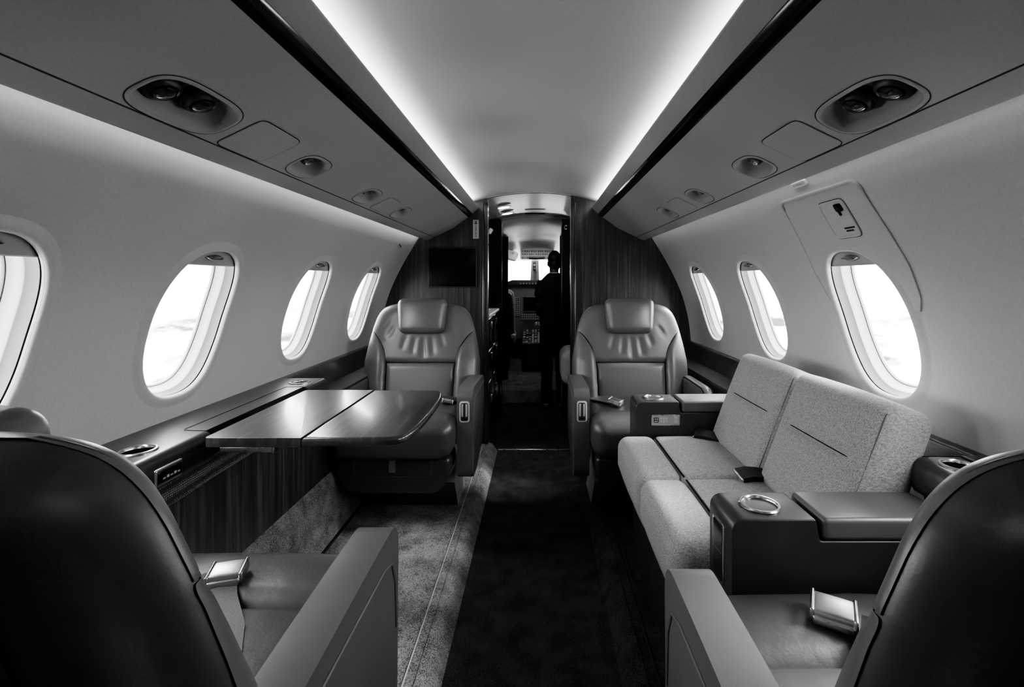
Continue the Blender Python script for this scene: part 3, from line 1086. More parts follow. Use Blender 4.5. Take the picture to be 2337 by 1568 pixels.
# ------------------------------------------------------------------ folding table
tb = thing('folding_table', 'polished dark wood folding table with two leaves between facing seats', 'table', (0, 0, 0))
ZT = .632
TY0, TY1 = .960, 1.385
split = -.466
def leaf(poly, rad, name):
    pts = round_poly(poly, rad, 10)
    return mk(name, prism(pts, 'z', ZT - .019, ZT, .008, 5), 'wood_table', tb)
leaf([(-.664, TY0), (split - .0008, TY0), (split - .0008, TY1), (-.664, TY1)], [.012, .0006, .0006, .012], 'inner_leaf')
curve = [tuple(p) for p in smooth_poly([(-.312, TY0), (-.285, TY0 + .002), (-.267, TY0 + .012), (-.256, TY0 + .035), (-.249, TY0 + .085), (-.2465, TY0 + .16), (-.247, TY0 + .24), (-.250, TY0 + .32), (-.256, TY1 - .055), (-.264, TY1 - .02), (-.276, TY1 - .003), (-.295, TY1)], 5)]
mk('outer_leaf', prism([(split + .0008, TY0)] + curve + [(split + .0008, TY1)], 'z', ZT - .019, ZT, .008, 5), 'wood_table', tb)
mk('leaf_hinge', rbox(split - .0008, split + .0008, TY0 + .01, TY1 - .01, ZT - .016, ZT - .002, .0004), 'groove', tb)
sl = mk('slide_rail', rbox(-.640, -.530, TY0 + .012, TY0 + .030, ZT - .034, ZT - .022, .002), 'steel', tb)
mk('rail_end', rbox(-.532, -.527, TY0 + .010, TY0 + .032, ZT - .036, ZT - .020, .002), 'chrome', sl)
mk('support_arm', rbox(-.69, -.45, TY0 + .15, TY0 + .28, ZT - .045, ZT - .018, .006), 'dark_metal', tb)

# ------------------------------------------------------------------ side consoles
def cup(parent, c, r=.031, depth=.075, name='cup_holder', flat=False):
    h = mk(name, lathe([(r * .92, -.003), (r * .93, .0005), (r * 1.0, .0028), (r * 1.10, .0026), (r * 1.16, .0005), (r * 1.16, -.001)], 48, c, None, False, False), 'chrome', parent)
    mk('cup_liner', lathe([(0, -depth), (r * .80, -depth), (r * .86, -depth + .004), (r * .925, -.002)], 48, c, None, False), 'dark_metal', parent if flat else h)
    return h


def top_with_hole(x0, x1, y0, y1, z, xc, yc, r, n=32):
    """flat top surface with a round hole"""
    loop = [(x0 + (x1 - x0) * i / 8, y0) for i in range(8)] + [(x1, y0 + (y1 - y0) * i / 8) for i in range(8)] + [(x1 - (x1 - x0) * i / 8, y1) for i in range(8)] + [(x0, y1 - (y1 - y0) * i / 8) for i in range(8)]
    N = len(loop)
    v = [(x, y, z) for x, y in loop]
    for x, y in loop:
        a = math.atan2(y - yc, x - xc)
        v.append((xc + r * math.cos(a), yc + r * math.sin(a), z))
    f = [(i, (i + 1) % N, N + (i + 1) % N, N + i) for i in range(N)]
    return v, f


con = thing('side_console', 'dark wood console ledge along the wall beside the folding table', 'console', (0, 0, 0))
def console_sections(side, y0, y1, xi, cups, parent):
    top = MB()
    zt = .6225
    fx = .020
    xo = .850
    ys = [y0]
    for yc, xc in cups:
        ys += [yc - .05, yc + .05]
    ys.append(y1)
    for k in range(len(ys) - 1):
        if k % 2:
            yc, xc = cups[k // 2]
            top.add(top_with_hole(side * xo, side * (xi + fx), ys[k], ys[k + 1], zt, side * xc, yc, .0295))
        else:
            top.add(grid(lambda i, j: (side * (xo + (xi + fx - xo) * i / 8), ys[k] + (ys[k + 1] - ys[k]) * j, zt), 9, 2))
    # rolled front edge and fascia
    pr = [(xi + fx, zt)] + [(xi + fx - fx * math.sin(q), zt - .03 + .03 * math.cos(q)) for q in [PI / 2 * k / 8 for k in range(1, 9)]] + [(xi - .003, zt - .05), (xi + .004, zt - .062), (xi + .02, zt - .064), (xi + .03, zt - .064)]
    return top, pr
top, pr = console_sections(-1, .74, 1.600, .694, [(.912, .756), (1.530, .756)], con)
mid0, mid1 = 1.035, 1.47
xs_full = [(.74, mid0), (mid1, 1.600)]
for a, b in xs_full:
    top.add(grid(lambda i, j: (-pr[i][0], (a, b)[j], pr[i][1]), len(pr), 2))
    for yy in (a, b):
        top.add(([(-x, yy, z) for x, z in pr] + [(-.80, yy, pr[-1][1]), (-.80, yy, pr[0][1])], [tuple(range(len(pr) + 2))]))
top.add(grid(lambda i, j: (-[.714, .714, .74][i], (mid0, mid1)[j], [.6225, .575, .56][i]), 3, 2))
top.build('console_top', 'wood_ledge', con, angle=45)
mk('lid_seam', tube([(-.714, 1.036, .6228), (-.762, 1.040, .6228), (-.766, 1.045, .6228), (-.766, 1.460, .6228), (-.762, 1.465, .6228), (-.714, 1.469, .6228)], .0011, 5), 'groove', con)
cup(con, (-.756, .912, .6235), .0275)
cup(con, (-.756, 1.530, .6235), .0275)
band = MB().add(grid(lambda i, j: (-(.712 + .010 * j / 4 + .004 * math.sin(PI * i / 20)), .74 + (1.58 - .74) * i / 20, .562 - .062 * j / 4 * interp(i / 20, [0, .3, .6, 1], [1, 1.0, .9, .7])), 21, 5))
band.build('mesh_band', 'mesh_cloth', con)
sk = MB().add(pillow((-.6925, .905, .584), (.004, .034, .0165), .0038, flat=3, cor=3)).build('socket_panel', 'chrome', con)
mk('socket_face', pillow((-.6905, .905, .584), (.004, .030, .0125), .0035, flat=3, cor=3), 'gloss_black', sk)
mm = MB()
for q in range(5):
    mm.add(rbox(-.6868, -.6858, .885 + q * .009, .885 + q * .009 + .006, .579, .582 + .002 * (q % 2), .0002))
mm.build('socket_marks', 'key_light', sk)
mk('console_end', rbox(-.85, -.775, 1.603, 1.640, .600, .6135, .004), 'steel', con)

con2 = thing('side_console', 'dark console ledge by the wall at the aft end of the sofa', 'console', (0, 0, 0))
top, pr = console_sections(1, .64, .882, .712, [(.836, .762)], con2)
top.add(grid(lambda i, j: (pr[i][0], (.64, .882)[j], pr[i][1]), len(pr), 2))
for yy in (.64, .882):
    top.add(([(x, yy, z) for x, z in pr] + [(.80, yy, pr[-1][1]), (.80, yy, pr[0][1])], [tuple(range(len(pr) + 2))]))
top.build('console_top', 'leather_dark', con2, angle=45)
cup(con2, (.762, .836, .6235), .0275)
MB().add(grid(lambda i, j: (.730 + .012 * j / 4, .64 + .24 * i / 20, .560 - .055 * j / 4), 21, 5)).build('mesh_band', 'mesh_cloth', con2)
mk('console_flap', rbox(.80, .842, .79, .880, .622, .627, .003), 'leather_dark', con2)

# ------------------------------------------------------------------ sofa
so = thing('sofa', 'grey woven fabric two-seat sofa under the windows with black leather armrests', 'sofa', (0, 0, 0))
SY = [.885, 1.212, 1.545]
mk('sofa_base', rbox(.325, .72, SY[0], SY[2], .051, .31, .006), 'leather_dark', so)
def slant(p):
    # front face leans in towards the floor
    return (p.x + (.028 * max(0, (.0 - p.z) / .085) if p.x < 0 else 0), p.y, p.z)
for k in range(2):
    ya, yb = SY[k] + .001, SY[k + 1] - .001
    yc, hy = (ya + yb) / 2, (yb - ya) / 2
    cu = MB()
    cu.add(pillow((.4935, yc, .375), (.1080, hy, .073), .020, (0, .002, .007), 12, 4))
    c = cu.build('seat_cushion', 'sofa_fabric', so, angle=70)
    mk('front_cushion', pillow((.332, yc, .366), (.060, hy, .084), .032, (.004, .002, .006), 10, 6, slant), 'sofa_fabric', c, angle=70)
    mk('cushion_seam', tube([(.3915, ya + .01, .4450), (.3915, yb - .01, .4450)], .0024, 6), 'seam', c)
RB = Matrix.Rotation(math.radians(21), 3, 'Y')
for k in range(2):
    ya, yb = SY[k] + .002, SY[k + 1] - .002
    yc, hy = (ya + yb) / 2, (yb - ya) / 2
    bl = MB()
    cz = .565
    def bfn(p):
        x = p.x
        if x < 0:
            x += .010 * math.exp(-((p.z - .018) / .010) ** 2) * max(0, 1 - (abs(p.y) / (hy * .80)) ** 8)
        return (x, p.y, p.z)
    bl.add(pillow((.672, yc, cz), (.052, hy, .150), .026, (.010, .003, .006), 44, 5, bfn, RB))
    b = bl.build('back_cushion', 'sofa_fabric', so, angle=70)
    # dark crease line and piped border
    pth = [RB @ Vector((-.052 - .010 * (1 - (q / 10) ** 2) ** .7 + .0085, hy * q / 10, .018)) + Vector((.672, yc, cz)) for q in range(-7, 8)]
    mk('stitched_crease', tube(pth, .0012, 5), 'seam', b)
    for s in (-1, 1):
        pp = []
        for q in range(20):
            zz = -.14 + .278 * q / 19
            pp.append(RB @ Vector((-.046 + (.012 * max(0, (zz - .125) / .02) if zz > .125 else 0), s * (hy - .008), zz)) + Vector((.672, yc, cz)))
        mk('border_piping', tube(pp, .0013, 5), 'stitch', b)
for (ya, yb, nm, lab) in ((.782, .884, 'near', None), (1.547, 1.650, 'far', None)):
    yc = (ya + yb) / 2
    xe = .709 if nm == 'near' else .80
    body = round_poly([(.335, .30), (.335, .556), (.475, .556), (.482, .520), (xe, .520), (xe, .30)], [.0, .024, .004, .004, .004, .0], 6)
    a = mk('armrest', prism(body, 'y', ya, yb, .008, 3), 'leather_dark', so)
    mk('armrest_lower', prism([(.345, .06), (.345, .31), (xe - .015, .31), (xe - .015, .06)], 'y', ya + .002, yb - .002, .006, 2), 'leather_dark', a)
    mk('armrest_lid', pillow(((.486 + xe) / 2, yc, .5395), ((xe - .486) / 2, (yb - ya) / 2 + .002, .0185), .008, (0, 0, .002), 6, 4), 'leather', a)
    ch = cup(a, (.405, yc, .5575), .030, .045, flat=True)
    mk('stitch_line', tube([(.352, ya + .004, .5545), (.47, ya + .004, .5545)], .0010, 5), 'stitch', a)
    mk('stitch_line', tube([(.3385, ya + .0035, .31), (.3385, ya + .0035, .525), (.345, ya + .004, .548), (.352, ya + .004, .5545)], .0010, 5), 'stitch', a)
    if nm == 'near':
        pk = MB().add(prism(round_poly([(ya + .030, .425), (yb - .022, .425), (yb - .022, .530), (ya + .030, .530)], .008, 4), 'x', .3325, .3365, .0012, 2)).build('storage_pocket', 'chrome', a)
        mk('pocket_inside', prism(round_poly([(ya + .0345, .4295), (yb - .0265, .4295), (yb - .0265, .5255), (ya + .0345, .5255)], .006, 4), 'x', .3318, .3345, .0003, 1), 'gloss_black', a)
        mk('pocket_divider', rbox(.3312, .334, ya + .036, yb - .028, .474, .479, .001), 'dark_metal', a)
    else:
        cp = mk('control_panel', prism(round_poly([(.385, .479), (.479, .479), (.479, .514), (.385, .514)], .005, 4), 'y', ya - .0025, ya + .001, .001, 2), 'steel', a)
        mk('panel_face', prism(round_poly([(.388, .482), (.476, .482), (.476, .511), (.388, .511)], .004, 4), 'y', ya - .0032, ya - .001, .0003, 1), 'grey_plastic', a)
        mk('panel_display', rbox(.393, .408, ya - .0042, ya - .002, .489, .505, .001), 'gloss_black', a)
        ky = MB()
        for q in range(3):
            for w_ in range(2):
                ky.add(rbox(.412 + q * .009, .4195 + q * .009, ya - .0042, ya - .002, .489 + w_ * .0085, .4960 + w_ * .0085, .0008))
        for w_ in range(2):
            mk('rocker_switch', rbox(.458, .470, ya - .0042, ya - .002, .4855 + w_ * .0125, .4965 + w_ * .0125, .001), 'key_light', a)
        ky.build('keypad', 'key_light', a)
        dd = MB()
        for q in range(2):
            for w_ in range(2):
                dd.add(rbox(.3955 + q * .006, .3995 + q * .006, ya - .0047, ya - .003, .4915 + w_ * .007, .4955 + w_ * .007, .0004))
        dd.build('digit_display', 'key_light', a)
# belt ends tucked in the seat back
for (x, y, z, ang) in ((.565, 1.195, .459, 0.15), (.560, 1.500, .456, -.5)):
    M = Matrix.Rotation(ang, 3, 'Z')
    P0 = Vector((x, y, z))
    path = [P0 + M @ Vector(q) for q in ((-.045, 0, .004), (-.02, 0, .007), (.01, 0, .003), (.045, 0, -.004))]
    sb = mk('seat_belt', ribbon(path, .042, M @ Vector((0, 1, .25)), .012), 'strap_dark', so)
    e = P0 + M @ Vector((-.047, 0, .003))
    mk('belt_tongue', pillow(e, (.003, .021, .005), .0025, flat=2, cor=2, rot=M @ Matrix.Rotation(.25, 3, 'X')), 'chrome', sb)

# floor inset in front of the seat on the right
fm = thing('floor_hatch', 'carpeted floor cover with dark rounded border at the foot of the aft-facing seat', 'floor cover')
outl = round_poly([(.300, 1.42), (.47, 1.42), (.47, 1.72), (.300, 1.72)], .025, 6)
mk('cover_carpet', prism(outl, 'z', .0495, .0525, .001, 1), 'carpet_dark', fm)  # dark carpet again, colour carrying the dim light on this side
mk('cover_border', tube([(x, y, .0515) for x, y in outl], .0028, 6, closed=True), 'groove', fm)

# ------------------------------------------------------------------ lobby, galley and cockpit
YL = 3.36
# lobby ceiling in brushed veneer, then the cockpit vault
lob = [(x * .98, z - .004) for x, z in CEIL]
lc = Surf(lob, 1, -1)
struct(mk('floor_lobby', grid(lambda i, j: ((-.86, .86)[i], (YP, 3.72)[j], -.004), 2, 2), 'carpet_dark', smooth=False))
struct(mk('trim_22', grid(lambda i, j: lc.P(YP + .001, lc.L * i / 39, (-.001, .05)[j]), 40, 2), 'dark_plastic', angle=80))
struct(mk('trim_23', grid(lambda i, j: lc.P(3.455, lc.L * i / 39, (.01, -.022)[j] if abs(i - 19.5) < 17 else (.01, -.02)[j]), 40, 2), 'shade_plastic', angle=80))
struct(mk('wall_cockpit_front', rbox(-.86, .86, 5.42, 5.44, .0, .93, .002), 'shell_dark', smooth=False))
struct(mk('ceiling_lobby', lc.strip(YP, 3.46, 0, lc.L, 2, 40), 'lobby_veneer', angle=80))
for side, nm in ((-1, 'left'), (1, 'right')):
    struct(mk('wall_lobby_' + nm, walls[side].strip(YP, 5.6, 0, walls[side].L, 2, 30), 'shell_dark', angle=80))
for i, (px, py, Yd) in enumerate(((1150, 467, 2.95), (1158, 489, 3.22))):
    p = at(px, py, Yd)
    zc = interp(p.x / .97, cs.q[:, 0], cs.q[:, 1]) - .012
    tilt = Matrix.Rotation(-.16, 3, 'Y')
    t = thing('downlight', 'lit round downlight in the lobby ceiling, %s' % ('closer to the cabin' if i == 0 else 'closer to the cockpit'), 'downlight', (p.x, p.y, zc - .001), 0, 'lobby downlights')
    mk('trim_ring', lathe([(.046, .001), (.046, -.002), (.040, -.004), (.036, -.002)], 32, (0, 0, 0), tilt), 'white_plastic', t)
    mk('lens', lathe([(.037, -.001), (.036, -.003), (0, -.0035)], 32, (0, 0, 0), tilt), 'lamp_lens', t)
pv = at(1221, 493, 3.3)
tag(mk('air_slot', rbox(pv.x - .07, pv.x + .07, 3.28, 3.31, 1.415, 1.424, .003), 'groove'), 'narrow black air slot across the lobby ceiling before the cockpit', 'air vent')

# galley cabinet on the left of the lobby
gx = -.268
ga = thing('galley_cabinet', 'glossy dark galley cabinet with drawers beyond the monitor bulkhead', 'cabinet', (0, 0, 0))
mk('carcass', rbox(-.80, gx - .004, YP + .058, 3.30, .02, .742, .004), 'gloss_black', ga)
mk('countertop', rbox(-.80, gx + .012, YP + .058, 3.31, .742, .762, .006), 'white_plastic', ga)
mk('counter_tray', rbox(-.60, gx - .03, YP + .12, 3.1, .762, .772, .004), 'steel', ga)
for k, (z0, z1) in enumerate(((.56, .735), (.38, .55), (.06, .37))):
    for j in range(2):
        ya = YP + .055 + j * .315
        d = mk('drawer', rbox(gx - .004, gx + .004, ya, ya + .308, z0, z1, .003), 'gloss_black', ga)
        mk('drawer_latch', rbox(gx + .004, gx + .010, ya + .14, ya + .165, (z0 + z1) / 2 + .02, (z0 + z1) / 2 + .06, .002), 'chrome', d)
# bulkheads that frame the passage
for (x0, x1, ya, yb, nm, mt) in ((-.86, -.243, YL, YL + .04, 'wall_galley_left', 'gloss_black'), (-.86, -.246, 4.10, 4.14, 'wall_cockpit_left', 'gloss_black'),
                                 (.182, .86, YL, YL + .04, 'wall_galley_right', 'gloss_black'), (.205, .86, 4.10, 4.14, 'wall_cockpit_right', 'gloss_black')):
    w = struct(mk(nm, rbox(x0, x1, ya, yb, .0, 1.392 if ya < 4 else 1.36, .003), mt, smooth=False))
    xe = x1 if x0 < 0 else x0
    mk('edge_strip', tube([(xe, ya - .001, .1), (xe, ya - .001, 1.36 if ya < 4 else 1.34)], .0028, 8), 'dark_metal', w)
# small white bracket and hanger on the bulkheads
p = at(1119, 528, 3.345)
tag(mk('wall_lamp', pillow(p, (.012, .03, .02), .006, flat=2, cor=2, rot=Matrix.Rotation(.5, 3, 'Y')), 'white_plastic'), 'little white wall lamp high on the galley cupboard beside the bulkhead edge', 'lamp')
p = at(1293, 522, 3.352)
tag(mk('coat_hook', tube([p, p + Vector((-.012, 0, -.004)), p + Vector((-.016, 0, .008)), p + Vector((-.012, 0, .022)), p + Vector((0, 0, .022)), p + Vector((0, .012, .022))], .004, 8), 'steel'), 'small metal coat hook high on the passage wall near the standing person', 'hook')
# side-facing jump seat just inside the passage on the right
js = thing('jump_seat', 'pale padded side-facing jump seat half hidden behind the right bulkhead', 'seat', (0, 0, 0))
mk('seat_pad', pillow((.262, 2.97, .43), (.105, .16, .10), .05, (.006, 0, .01), 6, 5), 'sofa_fabric', js)
mk('back_pad', pillow((.345, 2.97, .58), (.035, .16, .12), .03, (.004, 0, 0), 5, 4), 'sofa_fabric', js)
mk('seat_plinth', rbox(.20, .38, 2.80, 3.14, .0, .33, .01), 'dark_plastic', js)

# cockpit step, floor and shell
struct(mk('floor_step', rbox(-.86, .86, 3.70, 5.6, -.02, .100, .012), 'carpet_light', angle=40))
shell = [(3.45, .32, 1.428, .05), (3.50, .33, 1.415, .08), (3.7, .42, 1.385, .15), (4.1, .5, 1.365, .2), (4.6, .52, 1.345, .2), (5.1, .52, 1.275, .16), (5.45, .50, 1.205, .10), (5.5, .50, 1.198, .09)]
def shp2(i, j):
    Y, hw_, zt, rise = shell[j]
    q = 2 * i / 40 - 1
    return (hw_ * 1.15 * q, Y, zt - rise * abs(q) ** 2.2)
struct(mk('ceiling_cockpit', grid(shp2, 41, len(shell)), 'white_plastic', angle=80))
for side, nm in ((-1, 'left'), (1, 'right')):
    struct(mk('wall_cockpit_side_' + nm, rbox(min(side * .56, side * .60), max(side * .56, side * .60), 4.14, 5.6, .0, .93, .01), 'panel_grey'))
wf = struct(mk('window_9', rbox(-.62, .62, 5.50, 5.54, 1.19, 1.30, .006), 'white_plastic'))
mk('centre_post', prism([(-.075, .95), (.030, .95), (.022, 1.20), (-.062, 1.20)], 'y', 5.46, 5.52, .006, 2), 'grey_plastic', wf)
mk('post_cover', prism([(-.045, .95), (.002, .95), (-.002, 1.20), (-.040, 1.20)], 'y', 5.44, 5.46, .004, 2), 'panel_grey', wf)
mk('windshield_pane', rbox(-.60, .60, 5.525, 5.530, .93, 1.195, .001), 'window_glass', wf, smooth=False)
cmp_ = thing('standby_compass', 'small dark standby compass on the windshield centre post', 'compass', (0, 0, 0))
mk('compass_body', rbox(-.047, -.005, 5.40, 5.442, 1.075, 1.165, .006), 'dark_plastic', cmp_)
mk('compass_dial', lathe([(.014, .0), (.014, .004), (.010, .006), (0, .006)], 20, (-.026, 5.402, 1.135), Matrix.Rotation(PI / 2, 3, 'X')), 'key_light', cmp_)
mk('compass_card', lathe([(.011, .0), (.011, .004), (.008, .006), (0, .006)], 20, (-.026, 5.402, 1.098), Matrix.Rotation(PI / 2, 3, 'X')), 'grey_plastic', cmp_)
# overhead switch panel hanging from the cockpit ceiling
oh = thing('overhead_panel', 'pale overhead switch panel with dark keys above the cockpit windshield', 'control panel', (0, 0, 0))
Yo = 4.95
a0, a1 = at(1190, 569, Yo), at(1262, 592, Yo)
mk('panel_housing', prism([(Yo, a1.z), (Yo, a0.z), (Yo - .05, a0.z + .07), (Yo + .3, a0.z + .09), (Yo + .4, a1.z)], 'x', a0.x - .012, a1.x + .012, .008, 2), 'white_plastic', oh)
for r_ in range(3):
    ks = MB()
    for q in range(14):
        if r_ == 2 and 3 <= q <= 9:
            continue
        x = a0.x + .006 + q * .0235
        z = a0.z - .016 - r_ * .034
        ks.add(rbox(x, x + (.017 if (q + r_) % 3 else .012), Yo - .006, Yo + .004, z - (.016 if r_ != 1 else .009), z + .006, .001))
    ks.build('switch_row', 'panel_grey', oh)
mk('display_strip', rbox(a0.x + .075, a0.x + .24, Yo - .007, Yo + .004, a0.z - .103, a0.z - .072, .002), 'gloss_black', oh)
sd = thing('cockpit_side_cover', 'white moulded corner cover beside the overhead switch panel', 'cover', (0, 0, 0))
c0 = at(1164, 583, 4.9)
mk('cover_body', pillow(c0, (.075, .10, .05), .02, flat=3, cor=3, rot=Matrix.Rotation(.25, 3, 'Y')), 'white_plastic', sd)
mk('cover_socket', pillow(at(1172, 575, 4.78), (.012, .006, .012), .003, flat=1, cor=2), 'grey_plastic', sd)

# instrument panel with glareshield and screens
ip = thing('instrument_panel', 'dark cockpit instrument panel with black screens under the windshield', 'instrument panel', (0, 0, 0))
gs = [(-.55, .90), (-.55, .925), (-.33, .94), (-.26, .965), (.26, .965), (.33, .94), (.55, .925), (.55, .90)]
mk('glareshield', prism(gs, 'y', 5.05, 5.415, .012, 3), 'dark_plastic', ip)
mk('panel_board', rbox(-.55, .55, 5.10, 5.22, .33, .91, .006), 'panel_grey', ip)
kn = MB()
for q in range(12):
    kn.add(lathe([(.008, 0), (.008, .008), (.005, .010), (0, .010)], 10, (-.17 + q * .032, 5.045, .925), Matrix.Rotation(PI / 2, 3, 'X')))
kn.build('glareshield_knobs', 'grey_plastic', ip)
for (x0, x1, y0, y1) in ((1195, 1228, 678, 711), (1235, 1270, 678, 711), (1118, 1158, 678, 715)):
    p0, p1 = at(x0, y1, 5.10), at(x1, y0, 5.10)
    d = mk('display_screen', rbox(p0.x, p1.x, 5.085, 5.105, p0.z, p1.z, .003), 'screen', ip)
    mk('screen_bezel', tube([(p0.x, 5.086, p0.z), (p1.x, 5.086, p0.z), (p1.x, 5.086, p1.z), (p0.x, 5.086, p1.z)], .006, 6, closed=True), 'panel_grey', d)
ks = MB()
for q in range(3):
    for r_ in range(10):
        p = at(1176 + q * 4.2, 680 + r_ * 4.4, 5.08)
        ks.add(rbox(p.x - .006, p.x + .006, 5.085, 5.102, p.z - .006, p.z + .006, .001))
ks.build('keypad', 'key_light', ip)
ks = MB()
for q in range(14):
    for r_ in range(3):
        p = at(1192 + q * 5, 718 + r_ * 5, 5.08)
        ks.add(rbox(p.x - .007, p.x + .007, 5.085, 5.102, p.z - .007, p.z + .007, .001))
ks.build('button_row', 'key_light', ip)

# centre pedestal with throttles
cp = thing('center_pedestal', 'sloping cockpit centre pedestal covered in keypads with throttle levers', 'pedestal', (0, 0, 0))
q0, q1 = at(1191, 785, 4.45), at(1252, 732, 4.95)
mk('pedestal_body', prism([(4.45, .10), (4.45, q0.z), (4.98, q1.z), (5.075, q1.z), (5.075, .10)], 'x', q0.x, .12, .006, 2), 'dark_plastic', cp)
def onp(x, s, d=0):
    return Vector((x, 4.45 + .53 * s, q0.z + (q1.z - q0.z) * s + d))
ks = MB()
slope = math.atan2(q1.z - q0.z, .53)
RX = Matrix.Rotation(slope, 3, 'X')
for i in range(9):
    for j in range(12):
        if random.random() < .28:
            continue
        p = onp(q0.x + .018 + i * .028, .04 + j * .045, .004)
        ks.add(pillow(p, (.009, .008 if (i + j) % 2 else .005, .005), .002, flat=1, cor=1, rot=RX))
ks.build('pedestal_keys', 'key_light', cp)
for i in range(2):
    p = onp(q0.x + .135 + i * .032, .58)
    lv = mk('throttle_lever', tube([p, p + Vector((0, -.01, .05))], .006, 8), 'steel', cp)
    mk('lever_grip', pillow(p + Vector((0, -.012, .06)), (.012, .012, .018), .006, flat=1, cor=3), 'white_plastic', lv)
mk('pedestal_display', pillow(onp(q0.x + .06, .30, .003), (.035, .045, .006), .003, flat=1, cor=2, rot=RX), 'gloss_black', cp)

# pilot seat with pale cover
ps = thing('pilot_seat', 'dark cockpit seat with pale fleece-covered edge left of the pedestal', 'seat', (0, 0, 0))
b0 = at(1160, 668, 4.45)
bk = [(0, .0), (0, .50), (-.02, .52)]
def psh(p):
    return (p.x - .02 * (p.z / .25) ** 2 * (1 if p.z > 0 else -.3), p.y, p.z)
mk('seat_back', pillow((b0.x - .09, 4.45, .60), (.14, .045, .255), .04, (.0, .01, .01), 8, 5, psh), 'leather_dark', ps)
mk('fleece_cover', pillow((b0.x - .08, 4.49, .61), (.147, .040, .255), .038, (.0, .01, .01), 8, 5, psh), 'sheepskin', ps)
mk('seat_pan', pillow((b0.x - .09, 4.68, .38), (.14, .22, .06), .03, (0, 0, .01), 6, 4), 'sheepskin', ps)
mk('seat_column', rbox(b0.x - .25, b0.x + .0, 4.50, 4.80, .10, .33, .01), 'dark_plastic', ps)
ar = mk('armrest', pillow(at(1172, 765, 4.5), (.022, .13, .022), .018, flat=3, cor=4), 'shirt', ps)
mk('armrest_bracket', tube([at(1170, 772, 4.42), at(1172, 800, 4.42)], .012, 8), 'steel', ar)
cs2 = thing('copilot_seat', 'dark cockpit seat to the right of the pedestal, behind the standing person', 'seat', (0, 0, 0))
mk('seat_back', pillow((.38, 4.45, .60), (.165, .045, .255), .04, (.0, .01, .01), 8, 5, psh), 'leather_dark', cs2)
mk('seat_pan', pillow((.38, 4.68, .38), (.165, .22, .06), .03, (0, 0, .01), 6, 4), 'leather_dark', cs2)
mk('seat_column', rbox(.25, .50, 4.50, 4.80, .10, .33, .01), 'dark_plastic', cs2)

# ------------------------------------------------------------------ standing person in a dark suit
def loft(rings, n=20):
    """rings: centre, rx, ry"""
    v, f = [], []
    for (c, rx, ry) in rings:
        for k in range(n):
            th = 2 * PI * k / n
            v.append((c[0] + rx * math.cos(th), c[1] + ry * math.sin(th), c[2]))
    for i in range(len(rings) - 1):
        for k in range(n):
            l = (k + 1) % n
            f.append((i * n + k, i * n + l, (i + 1) * n + l, (i + 1) * n + k))
    f += [tuple(range(n))[::-1], tuple((len(rings) - 1) * n + k for k in range(n))]
    return v, f


def ell(c, r, n=16, m=12):
    v, f = [], []
    for j in range(m + 1):
        ph = PI * j / m
        for i in range(n):
            th = 2 * PI * i / n
            v.append((c[0] + r[0] * math.sin(ph) * math.cos(th), c[1] + r[1] * math.sin(ph) * math.sin(th), c[2] - r[2] * math.cos(ph)))
    for j in range(m):
        for i in range(n):
            l = (i + 1) % n
            f.append((j * n + i, j * n + l, (j + 1) * n + l, (j + 1) * n + i))
    return v, f


def fuse(name, mb, mat, parent, vox=.006, sm=4):
    o = mb.build(name, mat, parent)
    r = o.modifiers.new('r', 'REMESH')
    r.mode = 'VOXEL'
    r.voxel_size = vox
    r.use_smooth_shade = True
    s = o.modifiers.new('s', 'SMOOTH')
    s.iterations = sm
    s.factor = .5
    return o


pe = thing('person', 'person in a dark suit standing in the cockpit doorway, seen from behind, head bowed', 'person', (.136, 3.56, 0.0))
body = MB()
body.add(loft([((0, .0, .98), .038, .036), ((0, .004, 1.02), .034, .034), ((0, .012, 1.06), .036, .038), ((0, .02, 1.09), .040, .04)]))
body.add(ell((0.004, .030, 1.098), (.049, .060, .079)))          # cranium
body.add(ell((0.004, .055, 1.056), (.038, .044, .045)))          # jaw
body.add(ell((0.004, .092, 1.078), (.009, .014, .014), 10, 8))   # nose
for s in (-1, 1):
    body.add(ell((s * .050 + .004, .028, 1.082), (.007, .013, .020), 10, 8))
    # hands held in front: palm, fingers, thumb
    hx, hy_, hz = s * .058, .150, .700
    body.add(tube([(s * .10, .055, .70), (hx + s * .012, .120, .70)], [.024, .017], 12))
    body.add(ell((hx, hy_ - .008, hz), (.022, .026, .013), 12, 8))
    for q in range(4):
        fx_ = hx + (-.015 + .010 * q)
        ln = (.026, .031, .029, .022)[q]
        body.add(tube([(fx_, hy_ + .008, hz), (fx_, hy_ + .008 + ln * .6, hz - .004), (fx_ - s * .001, hy_ + .008 + ln, hz - .014)], [.0055, .005, .0042], 8))
    body.add(tube([(hx - s * .016, hy_ - .014, hz + .002), (hx - s * .028, hy_ - .002, hz + .004), (hx - s * .030, hy_ + .012, hz)], [.0065, .0058, .005], 8))
    body.add(tube([(s * .047, 0, .56), (s * .05, .004, .33), (s * .05, 0, .05)], [.055, .040, .028], 14))
    body.add(ell((s * .05, .03, .03), (.028, .06, .02), 12, 8))
body.add(loft([((0, 0, .54), .095, .06), ((0, 0, .64), .098, .066), ((0, 0, .76), .09, .06), ((0, -.004, .88), .100, .066), ((0, -.004, .95), .098, .055), ((0, 0, .99), .05, .04)]))
for s in (-1, 1):
    body.add(tube([(s * .095, -.004, .945), (s * .108, -.01, .85), (s * .118, -.012, .775), (s * .095, .05, .705)], [.030, .028, .026, .022], 12))
fuse('body', body, 'skin', pe, .0045, 2)
jk = MB()
